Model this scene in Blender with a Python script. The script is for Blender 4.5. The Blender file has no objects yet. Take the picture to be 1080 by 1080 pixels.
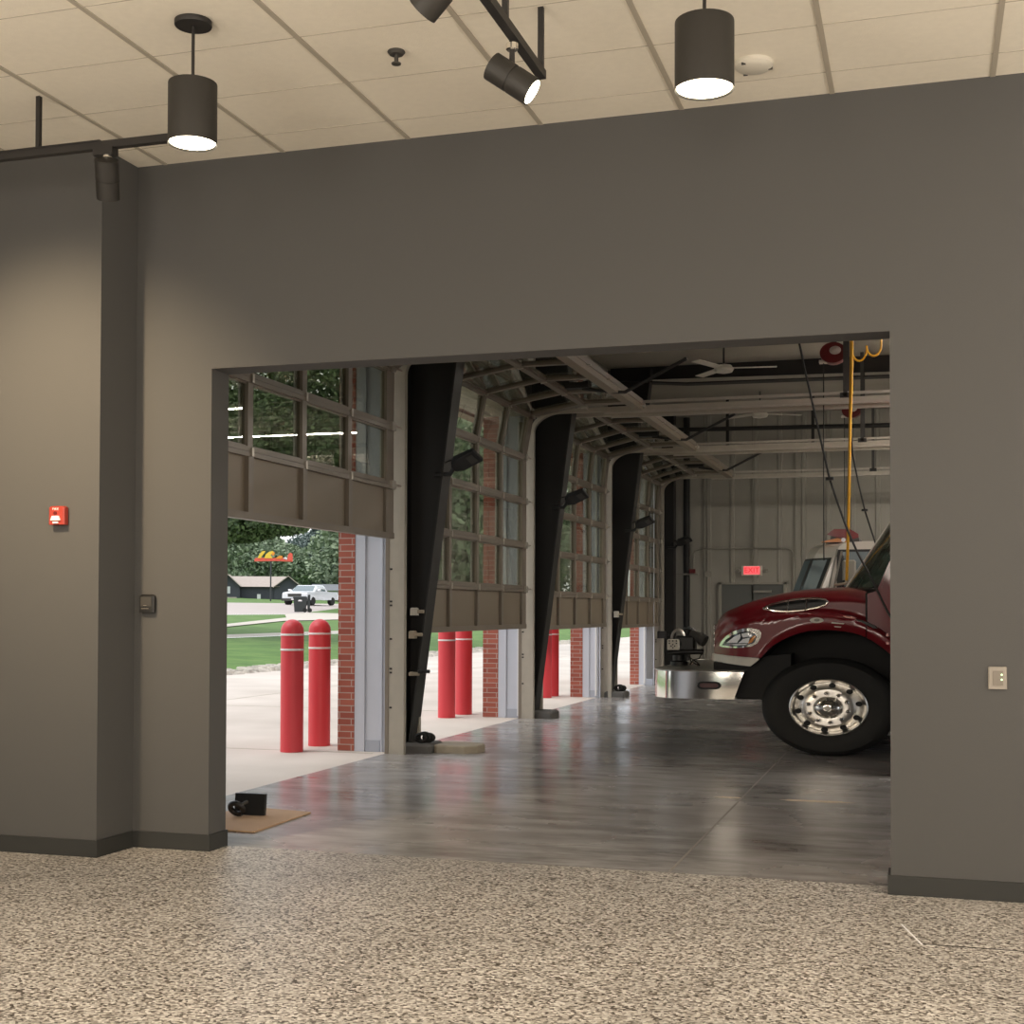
import bpy, bmesh, math, random
from mathutils import Vector, Matrix
random.seed(7)
C = bpy.context.scene.collection
PI = math.pi

# ------------------------------------------------------------------ helpers
class MB:
    """collects shapes (world coordinates) into one mesh"""
    def __init__(s):
        s.v = []; s.f = []; s.sm = []
    def add(s, vs, fs, smooth=False):
        o = len(s.v)
        s.v += [tuple(map(float, p)) for p in vs]
        for f in fs:
            s.f.append([i + o for i in f]); s.sm.append(smooth)
        return s
    def box(s, a, b):
        x0, x1 = sorted((a[0], b[0])); y0, y1 = sorted((a[1], b[1])); z0, z1 = sorted((a[2], b[2]))
        vs = [(x0,y0,z0),(x1,y0,z0),(x1,y1,z0),(x0,y1,z0),(x0,y0,z1),(x1,y0,z1),(x1,y1,z1),(x0,y1,z1)]
        return s.add(vs, [(0,3,2,1),(4,5,6,7),(0,1,5,4),(1,2,6,5),(2,3,7,6),(3,0,4,7)])
    def cbox(s, a, b, c):
        """box with chamfered vertical edges and top"""
        x0, x1 = sorted((a[0], b[0])); y0, y1 = sorted((a[1], b[1])); z0, z1 = sorted((a[2], b[2]))
        def ring(i, z):
            k = i
            return [(x0+k+c,y0+k,z),(x1-k-c,y0+k,z),(x1-k,y0+k+c,z),(x1-k,y1-k-c,z),(x1-k-c,y1-k,z),(x0+k+c,y1-k,z),(x0+k,y1-k-c,z),(x0+k,y0+k+c,z)]
        r = [ring(0,z0), ring(0,z1-c), ring(c,z1)]
        return s.rings(r, True, True, False)
    def obox(s, o, ex, ey, ez):
        o = Vector(o); ex = Vector(ex); ey = Vector(ey); ez = Vector(ez)
        vs = [o, o+ex, o+ex+ey, o+ey, o+ez, o+ex+ez, o+ex+ey+ez, o+ey+ez]
        fs = [(0,3,2,1),(4,5,6,7),(0,1,5,4),(1,2,6,5),(2,3,7,6),(3,0,4,7)]
        if ex.cross(ey).dot(ez) < 0: fs = [f[::-1] for f in fs]
        return s.add(vs, fs)
    def rings(s, rs, cap0=True, cap1=True, smooth=True, closed=True):
        n = len(rs[0]); vs = [p for r in rs for p in r]; fs = []
        for i in range(len(rs)-1):
            for j in range(n if closed else n-1):
                k = (j+1) % n
                fs.append((i*n+j, i*n+k, (i+1)*n+k, (i+1)*n+j))
        s.add(vs, fs, smooth)
        if cap0: s.add(rs[0], [tuple(range(n))[::-1]])
        if cap1: s.add(rs[-1], [tuple(range(n))])
        return s
    def cyl(s, p0, p1, r0, r1=None, n=20, smooth=True, caps=True):
        r1 = r0 if r1 is None else r1
        p0 = Vector(p0); p1 = Vector(p1); d = (p1-p0).normalized()
        u = d.orthogonal().normalized(); w = d.cross(u)
        rr = [[p + r*(math.cos(2*PI*i/n)*u + math.sin(2*PI*i/n)*w) for i in range(n)] for p, r in ((p0,r0),(p1,r1))]
        return s.rings(rr, caps, caps, smooth)
    def tube(s, pts, r, n=8, caps=True):
        pts = [Vector(p) for p in pts]; rs = []
        u = None
        for i, p in enumerate(pts):
            d = (pts[min(i+1,len(pts)-1)] - pts[max(i-1,0)]).normalized()
            if u is None: u = d.orthogonal().normalized()
            u = (u - d*u.dot(d)).normalized(); w = d.cross(u)
            rs.append([p + r*(math.cos(2*PI*k/n)*u + math.sin(2*PI*k/n)*w) for k in range(n)])
        return s.rings(rs, caps, caps, True)
    def lathe(s, prof, c, axis='z', n=32, ks=(1,1), cap0=True, cap1=True, smooth=True):
        """prof [(r,h)], axis z: ellipse in xy; axis y: ellipse in xz (h along y); axis x: in yz"""
        rs = []
        for r, h in prof:
            ring = []
            for i in range(n):
                a = 2*PI*i/n; p = r*math.cos(a)*ks[0]; q = r*math.sin(a)*ks[1]
                if axis == 'z': ring.append((c[0]+p, c[1]+q, c[2]+h))
                elif axis == 'y': ring.append((c[0]+p, c[1]+h, c[2]+q))
                else: ring.append((c[0]+h, c[1]+p, c[2]+q))
            rs.append(ring)
        return s.rings(rs, cap0, cap1, smooth)
    def prism(s, poly, axis, a, b):
        """2D polygon extruded along axis ('x': (y,z), 'y': (x,z), 'z': (x,y))"""
        def P(q, h):
            return (h,q[0],q[1]) if axis == 'x' else ((q[0],h,q[1]) if axis == 'y' else (q[0],q[1],h))
        n = len(poly)
        vs = [P(q,a) for q in poly] + [P(q,b) for q in poly]
        fs = [tuple(range(n))[::-1], tuple(range(n,2*n))]
        for i in range(n):
            j = (i+1) % n; fs.append((i,j,n+j,n+i))
        return s.add(vs, fs)
    def grid(s, rows, smooth=True):
        n = len(rows[0]); vs = [p for r in rows for p in r]; fs = []
        for i in range(len(rows)-1):
            for j in range(n-1):
                fs.append((i*n+j, i*n+j+1, (i+1)*n+j+1, (i+1)*n+j))
        return s.add(vs, fs, smooth)
    def build(s, name, m, parent=None, label=None, fix=True, kind=None):
        me = bpy.data.meshes.new(name)
        off = Vector((0,0,0))
        if parent is not None:
            q = parent
            while q is not None: off += q.location; q = q.parent
            loc = Vector((0,0,0))
        else:
            loc = Vector((0,0,0))
            if s.v:
                xs = [p[0] for p in s.v]; ys = [p[1] for p in s.v]; zs = [p[2] for p in s.v]
                loc = Vector(((min(xs)+max(xs))/2, (min(ys)+max(ys))/2, min(zs)))
            off = loc
        me.from_pydata([(p[0]-off.x, p[1]-off.y, p[2]-off.z) for p in s.v], [], s.f)
        me.polygons.foreach_set('use_smooth', s.sm)
        me.materials.append(m)
        if fix and len(s.f) < 20000:
            bm = bmesh.new(); bm.from_mesh(me)
            bmesh.ops.recalc_face_normals(bm, faces=bm.faces)
            bm.to_mesh(me); bm.free()
        me.update()
        if any(s.sm):
            try: me.set_sharp_from_angle(angle=math.radians(38))
            except Exception: pass
        o = bpy.data.objects.new(name, me); C.objects.link(o)
        if parent is not None: o.parent = parent
        o.location = loc
        if label: o['label'] = label
        if kind: o['kind'] = kind
        return o

def thing(name, label, cat, loc, group=None):
    o = bpy.data.objects.new(name, None); C.objects.link(o)
    o.location = loc; o.empty_display_size = .1
    o['label'] = label; o['category'] = cat
    if group: o['group'] = group
    return o
def tag(o, label, cat, group=None):
    o['label'] = label; o['category'] = cat
    if group: o['group'] = group
    return o
def struct_empty(name, loc):
    o = bpy.data.objects.new(name, None); C.objects.link(o); o.location = loc; o['kind'] = 'structure'; return o
def copy_tree(o, parent=None):
    c = o.copy(); C.objects.link(c)
    if parent is not None: c.parent = parent
    for ch in list(o.children): copy_tree(ch, c)
    return c
def dup(o, dloc, label, group=None):
    c = copy_tree(o); c.location = o.location + Vector(dloc); c['label'] = label
    if group: c['group'] = group
    return c

# ------------------------------------------------------------------ materials
def srgb(r, g, b):
    f = lambda c: (c/255/12.92) if c/255 <= .04045 else ((c/255+.055)/1.055)**2.4
    return (f(r), f(g), f(b), 1)
def mat(name, col, rough=.5, metal=0, var=0, vscale=8, bump=0, bscale=60, spec=.5, coat=0):
    m = bpy.data.materials.new(name); m.use_nodes = True
    nt = m.node_tree; b = nt.nodes['Principled BSDF']
    b.inputs['Base Color'].default_value = col; b.inputs['Roughness'].default_value = rough
    b.inputs['Metallic'].default_value = metal; b.inputs['Specular IOR Level'].default_value = spec
    b.inputs['Coat Weight'].default_value = coat; b.inputs['Coat Roughness'].default_value = .04
    tc = nt.nodes.new('ShaderNodeTexCoord')
    if var:
        n = nt.nodes.new('ShaderNodeTexNoise'); n.inputs['Scale'].default_value = vscale; n.inputs['Detail'].default_value = 5
        r = nt.nodes.new('ShaderNodeMapRange'); r.inputs[3].default_value = 1-var; r.inputs[4].default_value = 1+var
        r.inputs[1].default_value = .25; r.inputs[2].default_value = .75
        mx = nt.nodes.new('ShaderNodeVectorMath'); mx.operation = 'SCALE'; mx.inputs[0].default_value = col[:3]
        nt.links.new(tc.outputs['Object'], n.inputs['Vector']); nt.links.new(n.outputs['Fac'], r.inputs[0])
        nt.links.new(r.outputs[0], mx.inputs['Scale']); nt.links.new(mx.outputs[0], b.inputs['Base Color'])
    if bump:
        n2 = nt.nodes.new('ShaderNodeTexNoise'); n2.inputs['Scale'].default_value = bscale; n2.inputs['Detail'].default_value = 3
        bp = nt.nodes.new('ShaderNodeBump'); bp.inputs['Strength'].default_value = bump; bp.inputs['Distance'].default_value = .01
        nt.links.new(tc.outputs['Object'], n2.inputs['Vector']); nt.links.new(n2.outputs['Fac'], bp.inputs['Height'])
        nt.links.new(bp.outputs[0], b.inputs['Normal'])
    return m
def emit(name, col, st):
    m = bpy.data.materials.new(name); m.use_nodes = True; nt = m.node_tree
    nt.nodes.clear(); o = nt.nodes.new('ShaderNodeOutputMaterial'); e = nt.nodes.new('ShaderNodeEmission')
    e.inputs[0].default_value = col; e.inputs[1].default_value = st
    nt.links.new(e.outputs[0], o.inputs[0]); return m
def glass(name, tint, refl=1.0, ior=1.52):
    """thin window glass: see-through with Fresnel reflection"""
    m = bpy.data.materials.new(name); m.use_nodes = True; nt = m.node_tree; nt.nodes.clear()
    o = nt.nodes.new('ShaderNodeOutputMaterial'); t = nt.nodes.new('ShaderNodeBsdfTransparent')
    g = nt.nodes.new('ShaderNodeBsdfGlossy'); g.inputs['Roughness'].default_value = .01
    fr = nt.nodes.new('ShaderNodeFresnel'); gm = nt.nodes.new('ShaderNodeNewGeometry')
    mi = nt.nodes.new('ShaderNodeMapRange'); mi.inputs[3].default_value = ior; mi.inputs[4].default_value = 1/ior
    nt.links.new(gm.outputs['Backfacing'], mi.inputs[0]); nt.links.new(mi.outputs[0], fr.inputs[0])
    mx = nt.nodes.new('ShaderNodeMixShader'); t.inputs[0].default_value = tint
    g.inputs[0].default_value = (refl, refl, refl, 1)
    nt.links.new(fr.outputs[0], mx.inputs[0]); nt.links.new(t.outputs[0], mx.inputs[1]); nt.links.new(g.outputs[0], mx.inputs[2])
    nt.links.new(mx.outputs[0], o.inputs[0]); return m
def ramp_node(nt, stops):
    r = nt.nodes.new('ShaderNodeValToRGB'); e = r.color_ramp.elements
    while len(e) > 1: e.remove(e[-1])
    e[0].position = stops[0][0]; e[0].color = stops[0][1]
    for p, c in stops[1:]:
        k = e.new(p); k.color = c
    return r

M = {}
M['wall'] = mat('grey_wall_paint', (.079,.078,.076,1), .75, bump=.04, bscale=220)
M['base'] = mat('dark_rubber_base', (.028,.029,.027,1), .6)
M['tile'] = mat('ceiling_tile', (.82,.77,.66,1), .9, var=.03, vscale=30, bump=.15, bscale=160)
M['tee'] = mat('shaded_ceiling_grid', (.42,.38,.31,1), .7)  # the grid is white; its shading is put into this greyer colour
M['black'] = mat('black_powder_coat', (.018,.016,.015,1), .5)
M['dark'] = mat('dark_grey_metal', (.05,.047,.042,1), .5)
M['bronze'] = mat('bronze_anodised_aluminium', (.23,.195,.155,1), .42, var=.04, vscale=3)
M['bronze_panel'] = mat('bronze_door_panel', (.25,.205,.15,1), .5, var=.03, vscale=4)
M['galv'] = mat('galvanised_steel', (.52,.48,.42,1), .38, metal=.35, var=.08, vscale=20)
M['track'] = mat('painted_track_steel', (.47,.43,.36,1), .45, metal=.2, var=.06, vscale=10)
M['cap'] = mat('daylit_stile_edge', (.62,.60,.57,1), .45, metal=.2)
M['joint'] = mat('floor_joint_filler', (.22,.20,.175,1), .7)
M['scuff'] = mat('pale_floor_scuff', (.66,.54,.40,1), .7, var=.1, vscale=20)
M['pane'] = glass('door_glass', (.68,.69,.62,1))
M['steel_black'] = mat('black_primer_steel', (.012,.011,.010,1), .6)
M['steel_flange'] = mat('grey_primer_flange', (.022,.021,.019,1), .55)
M['clad'] = mat('blue_grey_jamb_cladding', (.60,.63,.71,1), .45, var=.02)
M['clad_d'] = mat('jamb_base_plate', (.42,.45,.52,1), .45)
M['white_edge'] = mat('white_edge_trim', (.8,.8,.8,1), .5)
M['red_sleeve'] = mat('red_plastic_sleeve', (.66,.052,.065,1), .45, bump=.05, bscale=30)
M['white_band'] = mat('white_reflective_band', (.85,.80,.80,1), .5)
M['red_paint'] = mat('dark_red_vehicle_paint', (.17,.007,.013,1), .32, coat=.45, spec=.35)
M['chrome'] = mat('polished_chrome', (.80,.78,.74,1), .12, metal=1)
M['alu'] = mat('polished_aluminium', (.74,.72,.68,1), .30, metal=1, var=.05, vscale=6)
M['tyre'] = mat('black_tyre_rubber', (.012,.012,.011,1), .75, bump=.1, bscale=40)
M['blackplast'] = mat('black_plastic', (.012,.012,.012,1), .45)
M['wellblack'] = mat('black_chassis_paint', (.008,.008,.008,1), .7)
M['white_paint'] = mat('white_vehicle_paint', (.72,.68,.60,1), .3, coat=.6)
M['valance'] = mat('white_valance_paint', (.66,.63,.56,1), .4)
M['windshield'] = glass('tinted_windshield', (.30,.36,.31,1), .9)
M['lens'] = mat('clear_headlight_lens', (.88,.90,.93,1), .15, metal=0, coat=1)
M['lens_dark'] = mat('headlight_inner_shadow', (.05,.06,.07,1), .15, metal=.4, coat=1)
M['amber'] = mat('amber_lens', (.65,.22,.03,1), .2, coat=1)
M['red_lens'] = mat('red_lens', (.17,.008,.012,1), .15, coat=1)
M['dred_lens'] = mat('dark_red_lens', (.07,.006,.008,1), .35)
M['pink_lens'] = mat('pale_pink_marker', (.70,.36,.33,1), .3)
M['hose_y'] = mat('yellow_hose', (.80,.42,.03,1), .4)
M['reel_red'] = mat('red_reel_paint', (.13,.012,.012,1), .35)
M['cable'] = mat('black_rubber_cable', (.015,.014,.012,1), .6)
M['fanwhite'] = mat('white_fan_paint', (.70,.67,.60,1), .5)
M['liner'] = mat('grey_wall_liner_panel', (.34,.325,.28,1), .5, var=.06, vscale=1.5)
M['insul'] = mat('ceiling_insulation', (.36,.335,.285,1), .7, var=.1, vscale=1.2)
M['doorgrey'] = mat('grey_steel_door', (.12,.125,.115,1), .5)
M['framegrey'] = mat('door_frame_paint', (.32,.305,.26,1), .5)
M['conduit'] = mat('conduit_paint', (.28,.27,.23,1), .5)
M['tan_conc'] = mat('tan_concrete', (.42,.36,.27,1), .85, var=.18, vscale=9, bump=.3, bscale=40)
M['grey_conc'] = mat('grey_footing_concrete', (.13,.125,.115,1), .85, var=.15, vscale=9, bump=.2, bscale=40)
M['cardboard'] = mat('brown_cardboard', (.50,.33,.20,1), .85, var=.05, vscale=10)
M['fire_red'] = mat('red_alarm_plastic', (.36,.04,.026,1), .4)
M['offwhite'] = mat('off_white_plastic', (.66,.63,.55,1), .45)
M['ivory'] = mat('ivory_plate', (.33,.30,.26,1), .45)
M['ivory_d'] = mat('taupe_device', (.22,.195,.165,1), .45)
M['lamp_body'] = mat('charcoal_lamp_body', (.022,.020,.017,1), .55, bump=.05, bscale=90)
M['lamp_on'] = emit('lit_lamp_lens', (1,.86,.62,1), 14)
M['led'] = emit('lit_led_tube', (1,.92,.82,1), 170)
M['green_led'] = emit('green_indicator_light', (.75,1,.55,1), 2.2)
M['exit_on'] = emit('lit_exit_face', (1,.13,.14,1), 1.1)
M['exit_letter'] = emit('lit_exit_letter', (1,.03,.03,1), .75)
M['truck_white'] = mat('white_pickup_paint', (.85,.87,.9,1), .3, coat=.8)
M['autoglass'] = mat('dark_auto_glass', (.17,.22,.24,1), .12, coat=.4)
M['bin'] = mat('dark_green_bin', (.03,.035,.035,1), .5)
M['siding'] = mat('dark_blue_grey_siding', (.055,.06,.075,1), .7, var=.05, vscale=3)
M['roof'] = mat('weathered_shingle', (.42,.36,.32,1), .9, var=.1, vscale=4)
M['roof2'] = mat('grey_shingle', (.20,.21,.23,1), .9, var=.08, vscale=4)
M['palewall'] = mat('pale_house_wall', (.62,.63,.64,1), .7)
M['signpole'] = mat('dark_sign_pole', (.06,.06,.07,1), .6)
M['sign_red'] = mat('red_sign_face', (.85,.12,.08,1), .5)
M['sign_yel'] = mat('yellow_sign_face', (.95,.62,.06,1), .5)
M['sign_or'] = mat('orange_sign_face', (.90,.32,.04,1), .5)
M['bark'] = mat('tree_bark', (.08,.06,.045,1), .9, var=.2, vscale=5)
M['stone'] = mat('pale_river_stone', (.50,.46,.40,1), .85, var=.35, vscale=5)
M['walk'] = mat('pale_sidewalk', (.54,.49,.43,1), .9, var=.06, vscale=1.5)
M['street'] = mat('pale_street_concrete', (.48,.42,.395,1), .9, var=.05, vscale=.8)

def leafmat(name, c1, c2):
    m = mat(name, c1, .6); nt = m.node_tree; b = nt.nodes['Principled BSDF']
    gi = nt.nodes.new('ShaderNodeNewGeometry'); r = ramp_node(nt, [(0, c1), (1, c2)])
    nt.links.new(gi.outputs['Random Per Island'], r.inputs[0]); nt.links.new(r.outputs[0], b.inputs['Base Color'])
    b.inputs['Transmission Weight'].default_value = 0
    return m
M['leaf1'] = leafmat('green_leaves', (.035,.062,.024,1), (.13,.185,.075,1))
M['leaf2'] = leafmat('hazy_grey_green_leaves', (.10,.15,.085,1), (.27,.34,.21,1))  # distance haze is put into this and the next leaf colour
M['leaf3'] = leafmat('hazy_blue_green_leaves', (.07,.105,.095,1), (.17,.22,.20,1))
M['leaf4'] = leafmat('shrub_leaves', (.12,.2,.05,1), (.3,.38,.16,1))

def mat_terrazzo():
    m = mat('speckled_terrazzo', (.5,.45,.37,1), .42); nt = m.node_tree; b = nt.nodes['Principled BSDF']
    tc = nt.nodes.new('ShaderNodeTexCoord')
    v = nt.nodes.new('ShaderNodeTexVoronoi'); v.inputs['Scale'].default_value = 112; v.inputs['Randomness'].default_value = 1
    sp = nt.nodes.new('ShaderNodeSeparateColor')
    r = ramp_node(nt, [(0,(.060,.050,.040,1)),(.09,(.13,.112,.092,1)),(.22,(.27,.245,.212,1)),(.40,(.40,.37,.33,1)),(.62,(.50,.47,.425,1)),(.84,(.62,.59,.54,1))])
    r.color_ramp.interpolation = 'CONSTANT'
    n = nt.nodes.new('ShaderNodeTexNoise'); n.inputs['Scale'].default_value = 2.2; n.inputs['Detail'].default_value = 6
    mr = nt.nodes.new('ShaderNodeMapRange'); mr.inputs[1].default_value=.3; mr.inputs[2].default_value=.7; mr.inputs[3].default_value=.9; mr.inputs[4].default_value=1.08
    mx = nt.nodes.new('ShaderNodeVectorMath'); mx.operation='SCALE'
    L = nt.links.new
    L(tc.outputs['Object'], v.inputs['Vector']); L(v.outputs['Color'], sp.inputs[0]); L(sp.outputs[0], r.inputs[0])
    L(tc.outputs['Object'], n.inputs['Vector']); L(n.outputs['Fac'], mr.inputs[0])
    L(r.outputs[0], mx.inputs[0]); L(mr.outputs[0], mx.inputs['Scale']); L(mx.outputs[0], b.inputs['Base Color'])
    return m
M['terrazzo'] = mat_terrazzo()
def mat_polished():
    m = mat('polished_concrete', (.2,.19,.17,1), .2); nt = m.node_tree; b = nt.nodes['Principled BSDF']; L = nt.links.new
    tc = nt.nodes.new('ShaderNodeTexCoord')
    mp = nt.nodes.new('ShaderNodeMapping'); mp.inputs['Scale'].default_value = (1.3,4.2,1)
    n = nt.nodes.new('ShaderNodeTexNoise'); n.inputs['Scale'].default_value = 1.6; n.inputs['Detail'].default_value = 9; n.inputs['Roughness'].default_value=.65
    r = ramp_node(nt, [(.30,(.17,.158,.146,1)),(.45,(.27,.255,.243,1)),(.56,(.35,.338,.325,1)),(.72,(.45,.438,.42,1))])
    n2 = nt.nodes.new('ShaderNodeTexNoise'); n2.inputs['Scale'].default_value = .9; n2.inputs['Detail'].default_value = 7
    mr = nt.nodes.new('ShaderNodeMapRange'); mr.inputs[1].default_value=.3; mr.inputs[2].default_value=.7; mr.inputs[3].default_value=.17; mr.inputs[4].default_value=.33
    L(tc.outputs['Object'], mp.inputs[0]); L(mp.outputs[0], n.inputs['Vector']); L(n.outputs['Fac'], r.inputs[0]); L(r.outputs[0], b.inputs['Base Color'])
    L(tc.outputs['Object'], n2.inputs['Vector']); L(n2.outputs['Fac'], mr.inputs[0]); L(mr.outputs[0], b.inputs['Roughness'])
    b.inputs['Specular IOR Level'].default_value = .65
    return m
M['polished'] = mat_polished()
def mat_driveway():
    m = mat('driveway_concrete', (.5,.47,.42,1), .85); nt = m.node_tree; b = nt.nodes['Principled BSDF']; L = nt.links.new
    tc = nt.nodes.new('ShaderNodeTexCoord')
    n = nt.nodes.new('ShaderNodeTexNoise'); n.inputs['Scale'].default_value = .8; n.inputs['Detail'].default_value = 8
    r = ramp_node(nt, [(.3,(.52,.465,.41,1)),(.7,(.66,.60,.54,1))])
    L(tc.outputs['Object'], n.inputs['Vector']); L(n.outputs['Fac'], r.inputs[0]); L(r.outputs[0], b.inputs['Base Color'])
    return m
M['drive'] = mat_driveway()
def mat_grass():
    m = mat('lawn_grass', (.1,.2,.04,1), .9); nt = m.node_tree; b = nt.nodes['Principled BSDF']; L = nt.links.new
    tc = nt.nodes.new('ShaderNodeTexCoord')
    n = nt.nodes.new('ShaderNodeTexNoise'); n.inputs['Scale'].default_value = 1.2; n.inputs['Detail'].default_value = 10; n.inputs['Roughness'].default_value=.7
    r = ramp_node(nt, [(.3,(.055,.125,.022,1)),(.55,(.105,.20,.04,1)),(.75,(.20,.27,.085,1))])
    L(tc.outputs['Object'], n.inputs['Vector']); L(n.outputs['Fac'], r.inputs[0]); L(r.outputs[0], b.inputs['Base Color'])
    return m
M['grass'] = mat_grass()
def mat_brick():
    m = mat('red_brick', (.3,.09,.05,1), .85); nt = m.node_tree; b = nt.nodes['Principled BSDF']; L = nt.links.new
    tc = nt.nodes.new('ShaderNodeTexCoord'); sx = nt.nodes.new('ShaderNodeSeparateXYZ'); cb = nt.nodes.new('ShaderNodeCombineXYZ')
    ad = nt.nodes.new('ShaderNodeMath'); ad.operation='ADD'
    br = nt.nodes.new('ShaderNodeTexBrick'); br.inputs['Scale'].default_value = 1
    br.inputs['Brick Width'].default_value = .20; br.inputs['Row Height'].default_value = .0508; br.inputs['Mortar Size'].default_value = .004
    br.inputs['Color1'].default_value = (.42,.125,.085,1); br.inputs['Color2'].default_value = (.32,.085,.06,1); br.inputs['Mortar'].default_value = (.46,.36,.32,1)
    L(tc.outputs['Object'], sx.inputs[0]); L(sx.outputs[0], ad.inputs[0]); L(sx.outputs[1], ad.inputs[1])
    L(ad.outputs[0], cb.inputs[0]); L(sx.outputs[2], cb.inputs[1]); L(cb.outputs[0], br.inputs['Vector']); L(br.outputs[0], b.inputs['Base Color'])
    return m
M['brick'] = mat_brick()
def mat_tread():
    m = mat('diamond_plate', (.55,.54,.5,1), .3, metal=.9); nt = m.node_tree; b = nt.nodes['Principled BSDF']; L = nt.links.new
    tc = nt.nodes.new('ShaderNodeTexCoord'); ck = nt.nodes.new('ShaderNodeTexChecker'); ck.inputs['Scale'].default_value = 28
    bp = nt.nodes.new('ShaderNodeBump'); bp.inputs['Strength'].default_value=.6; bp.inputs['Distance'].default_value=.01
    L(tc.outputs['Object'], ck.inputs['Vector']); L(ck.outputs['Fac'], bp.inputs['Height']); L(bp.outputs[0], b.inputs['Normal']); return m
M['tread'] = mat_tread()

def S(mb, name, m, parent=None, **k):
    return mb.build(name, m, parent, kind='structure' if parent is None else None, **k)
def text_mesh(name, txt, size, m, parent, origin, ux, uz, depth=.002):
    """extruded lettering as a mesh; ux, uz map text x,y into the place"""
    cu = bpy.data.curves.new(name, 'FONT'); cu.body = txt; cu.size = size; cu.extrude = 0
    cu.align_x = 'CENTER'; cu.align_y = 'CENTER'
    o = bpy.data.objects.new(name + '_curve', cu); C.objects.link(o)
    dg = bpy.context.evaluated_depsgraph_get(); me = o.evaluated_get(dg).to_mesh()
    ux = Vector(ux); uz = Vector(uz); n = ux.cross(uz).normalized()
    vs = [Vector(origin) + ux*v.co.x + uz*v.co.y for v in me.vertices]; fs = [tuple(p.vertices) for p in me.polygons]
    mb = MB(); mb.add(vs, fs); k = len(vs)
    o.evaluated_get(dg).to_mesh_clear(); bpy.data.objects.remove(o); bpy.data.curves.remove(cu)
    return mb.build(name, m, parent, fix=False)

# ------------------------------------------------------------------ setting: lobby
ZC = 3.21; YW = 5.54; YB = 5.70
XL, XR, ZL = -3.165, -.134, 2.232
PX, PY = -3.565, 5.25            # projecting wall panel corner
S(MB().box((-9,-5,-.12),(6,YB,0)), 'floor', M['terrazzo'])
S(MB().box((-9,-5,ZC),(6,YW,ZC+.1)), 'ceiling', M['tile'])
w = MB().box((-9,YW,0),(XL,YB,4.45)).box((XR,YW,0),(6,YB,4.45)).box((XL,YW,ZL),(XR,YB,4.45))
S(w, 'wall_north', M['wall'])
S(MB().box((-9,PY,0),(PX,YW-.001,ZC-.001)), 'wall_west', M['wall'])
S(MB().box((6,-5,0),(6.15,YB,ZC)), 'wall_east', M['wall'])
S(MB().box((-9.15,-5,0),(-9,PY,ZC)), 'wall_west', M['wall'])
# south wall with a long storefront window opening
S(MB().box((-9,-5.15,0),(6,-5,.25)).box((-9,-5.15,2.1),(6,-5,ZC)).box((-9,-5.15,.25),(-8.3,-5,2.1)).box((-5.3,-5.15,.25),(-1.95,-5,2.1)).box((-.75,-5.15,.25),(6,-5,2.1)), 'wall_south', M['wall'])
for k, (xa, xb) in enumerate(((-8.3,-5.3),(-1.95,-.75))):
    wf = MB().box((xa,-5.12,.25),(xb,-5.04,.30)).box((xa,-5.12,2.05),(xb,-5.04,2.1))
    for x in ((xa, (xa+xb)/2, xb) if k == 0 else (xa, xb)): wf.box((x-.03,-5.12,.30),(x+.03,-5.04,2.05))
    wn = S(wf, 'window_%d' % (k+1), M['dark'])
    MB().box((xa,-5.085,.30),(xb,-5.075,2.05)).build('pane', M['pane'], wn)
# baseboards
BZ = .075
S(MB().box((-9,PY-.012,0),(PX,PY,BZ)).box((PX,PY-.012,0),(PX+.012,YW-.012,BZ)), 'baseboard_west', M['base'])
S(MB().box((PX+.012,YW-.012,0),(XL+.012,YW,BZ)).box((XL,YW,0),(XL+.012,YB,BZ)), 'baseboard_north', M['base'])
S(MB().box((XR-.012,YW-.012,0),(6,YW,BZ)).box((XR-.012,YW,0),(XR,YB,BZ)), 'baseboard_north', M['base'])
# ceiling grid: strong tees along the room, hairline joints across
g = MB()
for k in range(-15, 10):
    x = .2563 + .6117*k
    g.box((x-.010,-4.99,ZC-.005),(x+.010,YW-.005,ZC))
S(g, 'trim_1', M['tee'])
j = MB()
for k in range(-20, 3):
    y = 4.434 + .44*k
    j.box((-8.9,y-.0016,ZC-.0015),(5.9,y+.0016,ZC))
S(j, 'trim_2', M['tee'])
# terrazzo divider strips near the right jamb
S(MB().box((-.016,4.745,0),(6,4.752,.0006)), 'trim_3', M['dark'])
S(MB().prism([(-.088,5.018),(-.082,5.018),(-.010,4.735),(-.018,4.735)],'z',0,.0007), 'trim_10', M['white_edge'])

# ------------------------------------------------------------------ setting: apparatus bay
XW = -3.9; YF = 21.6; ZB = 4.25
bf = MB().box((-4.0,YB,-.12),(9,YF,0))
S(bf, 'floor', M['polished'])
S(MB().box((-1.056,YB+.01,0),(-1.044,YF,.0007)), 'trim_4', M['joint'])     # floor control joint
S(MB().box((-.35+.0,10.32,0),(9,10.34,.0007)), 'trim_5', M['joint'])
cb = MB()
S(MB().box((-4.4,YB,ZB),(9,YF,ZB+.1)), 'ceiling', M['insul'])
S(MB().box((9,YB,0),(9.15,YF,ZB)), 'wall_east', M['liner'])
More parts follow.
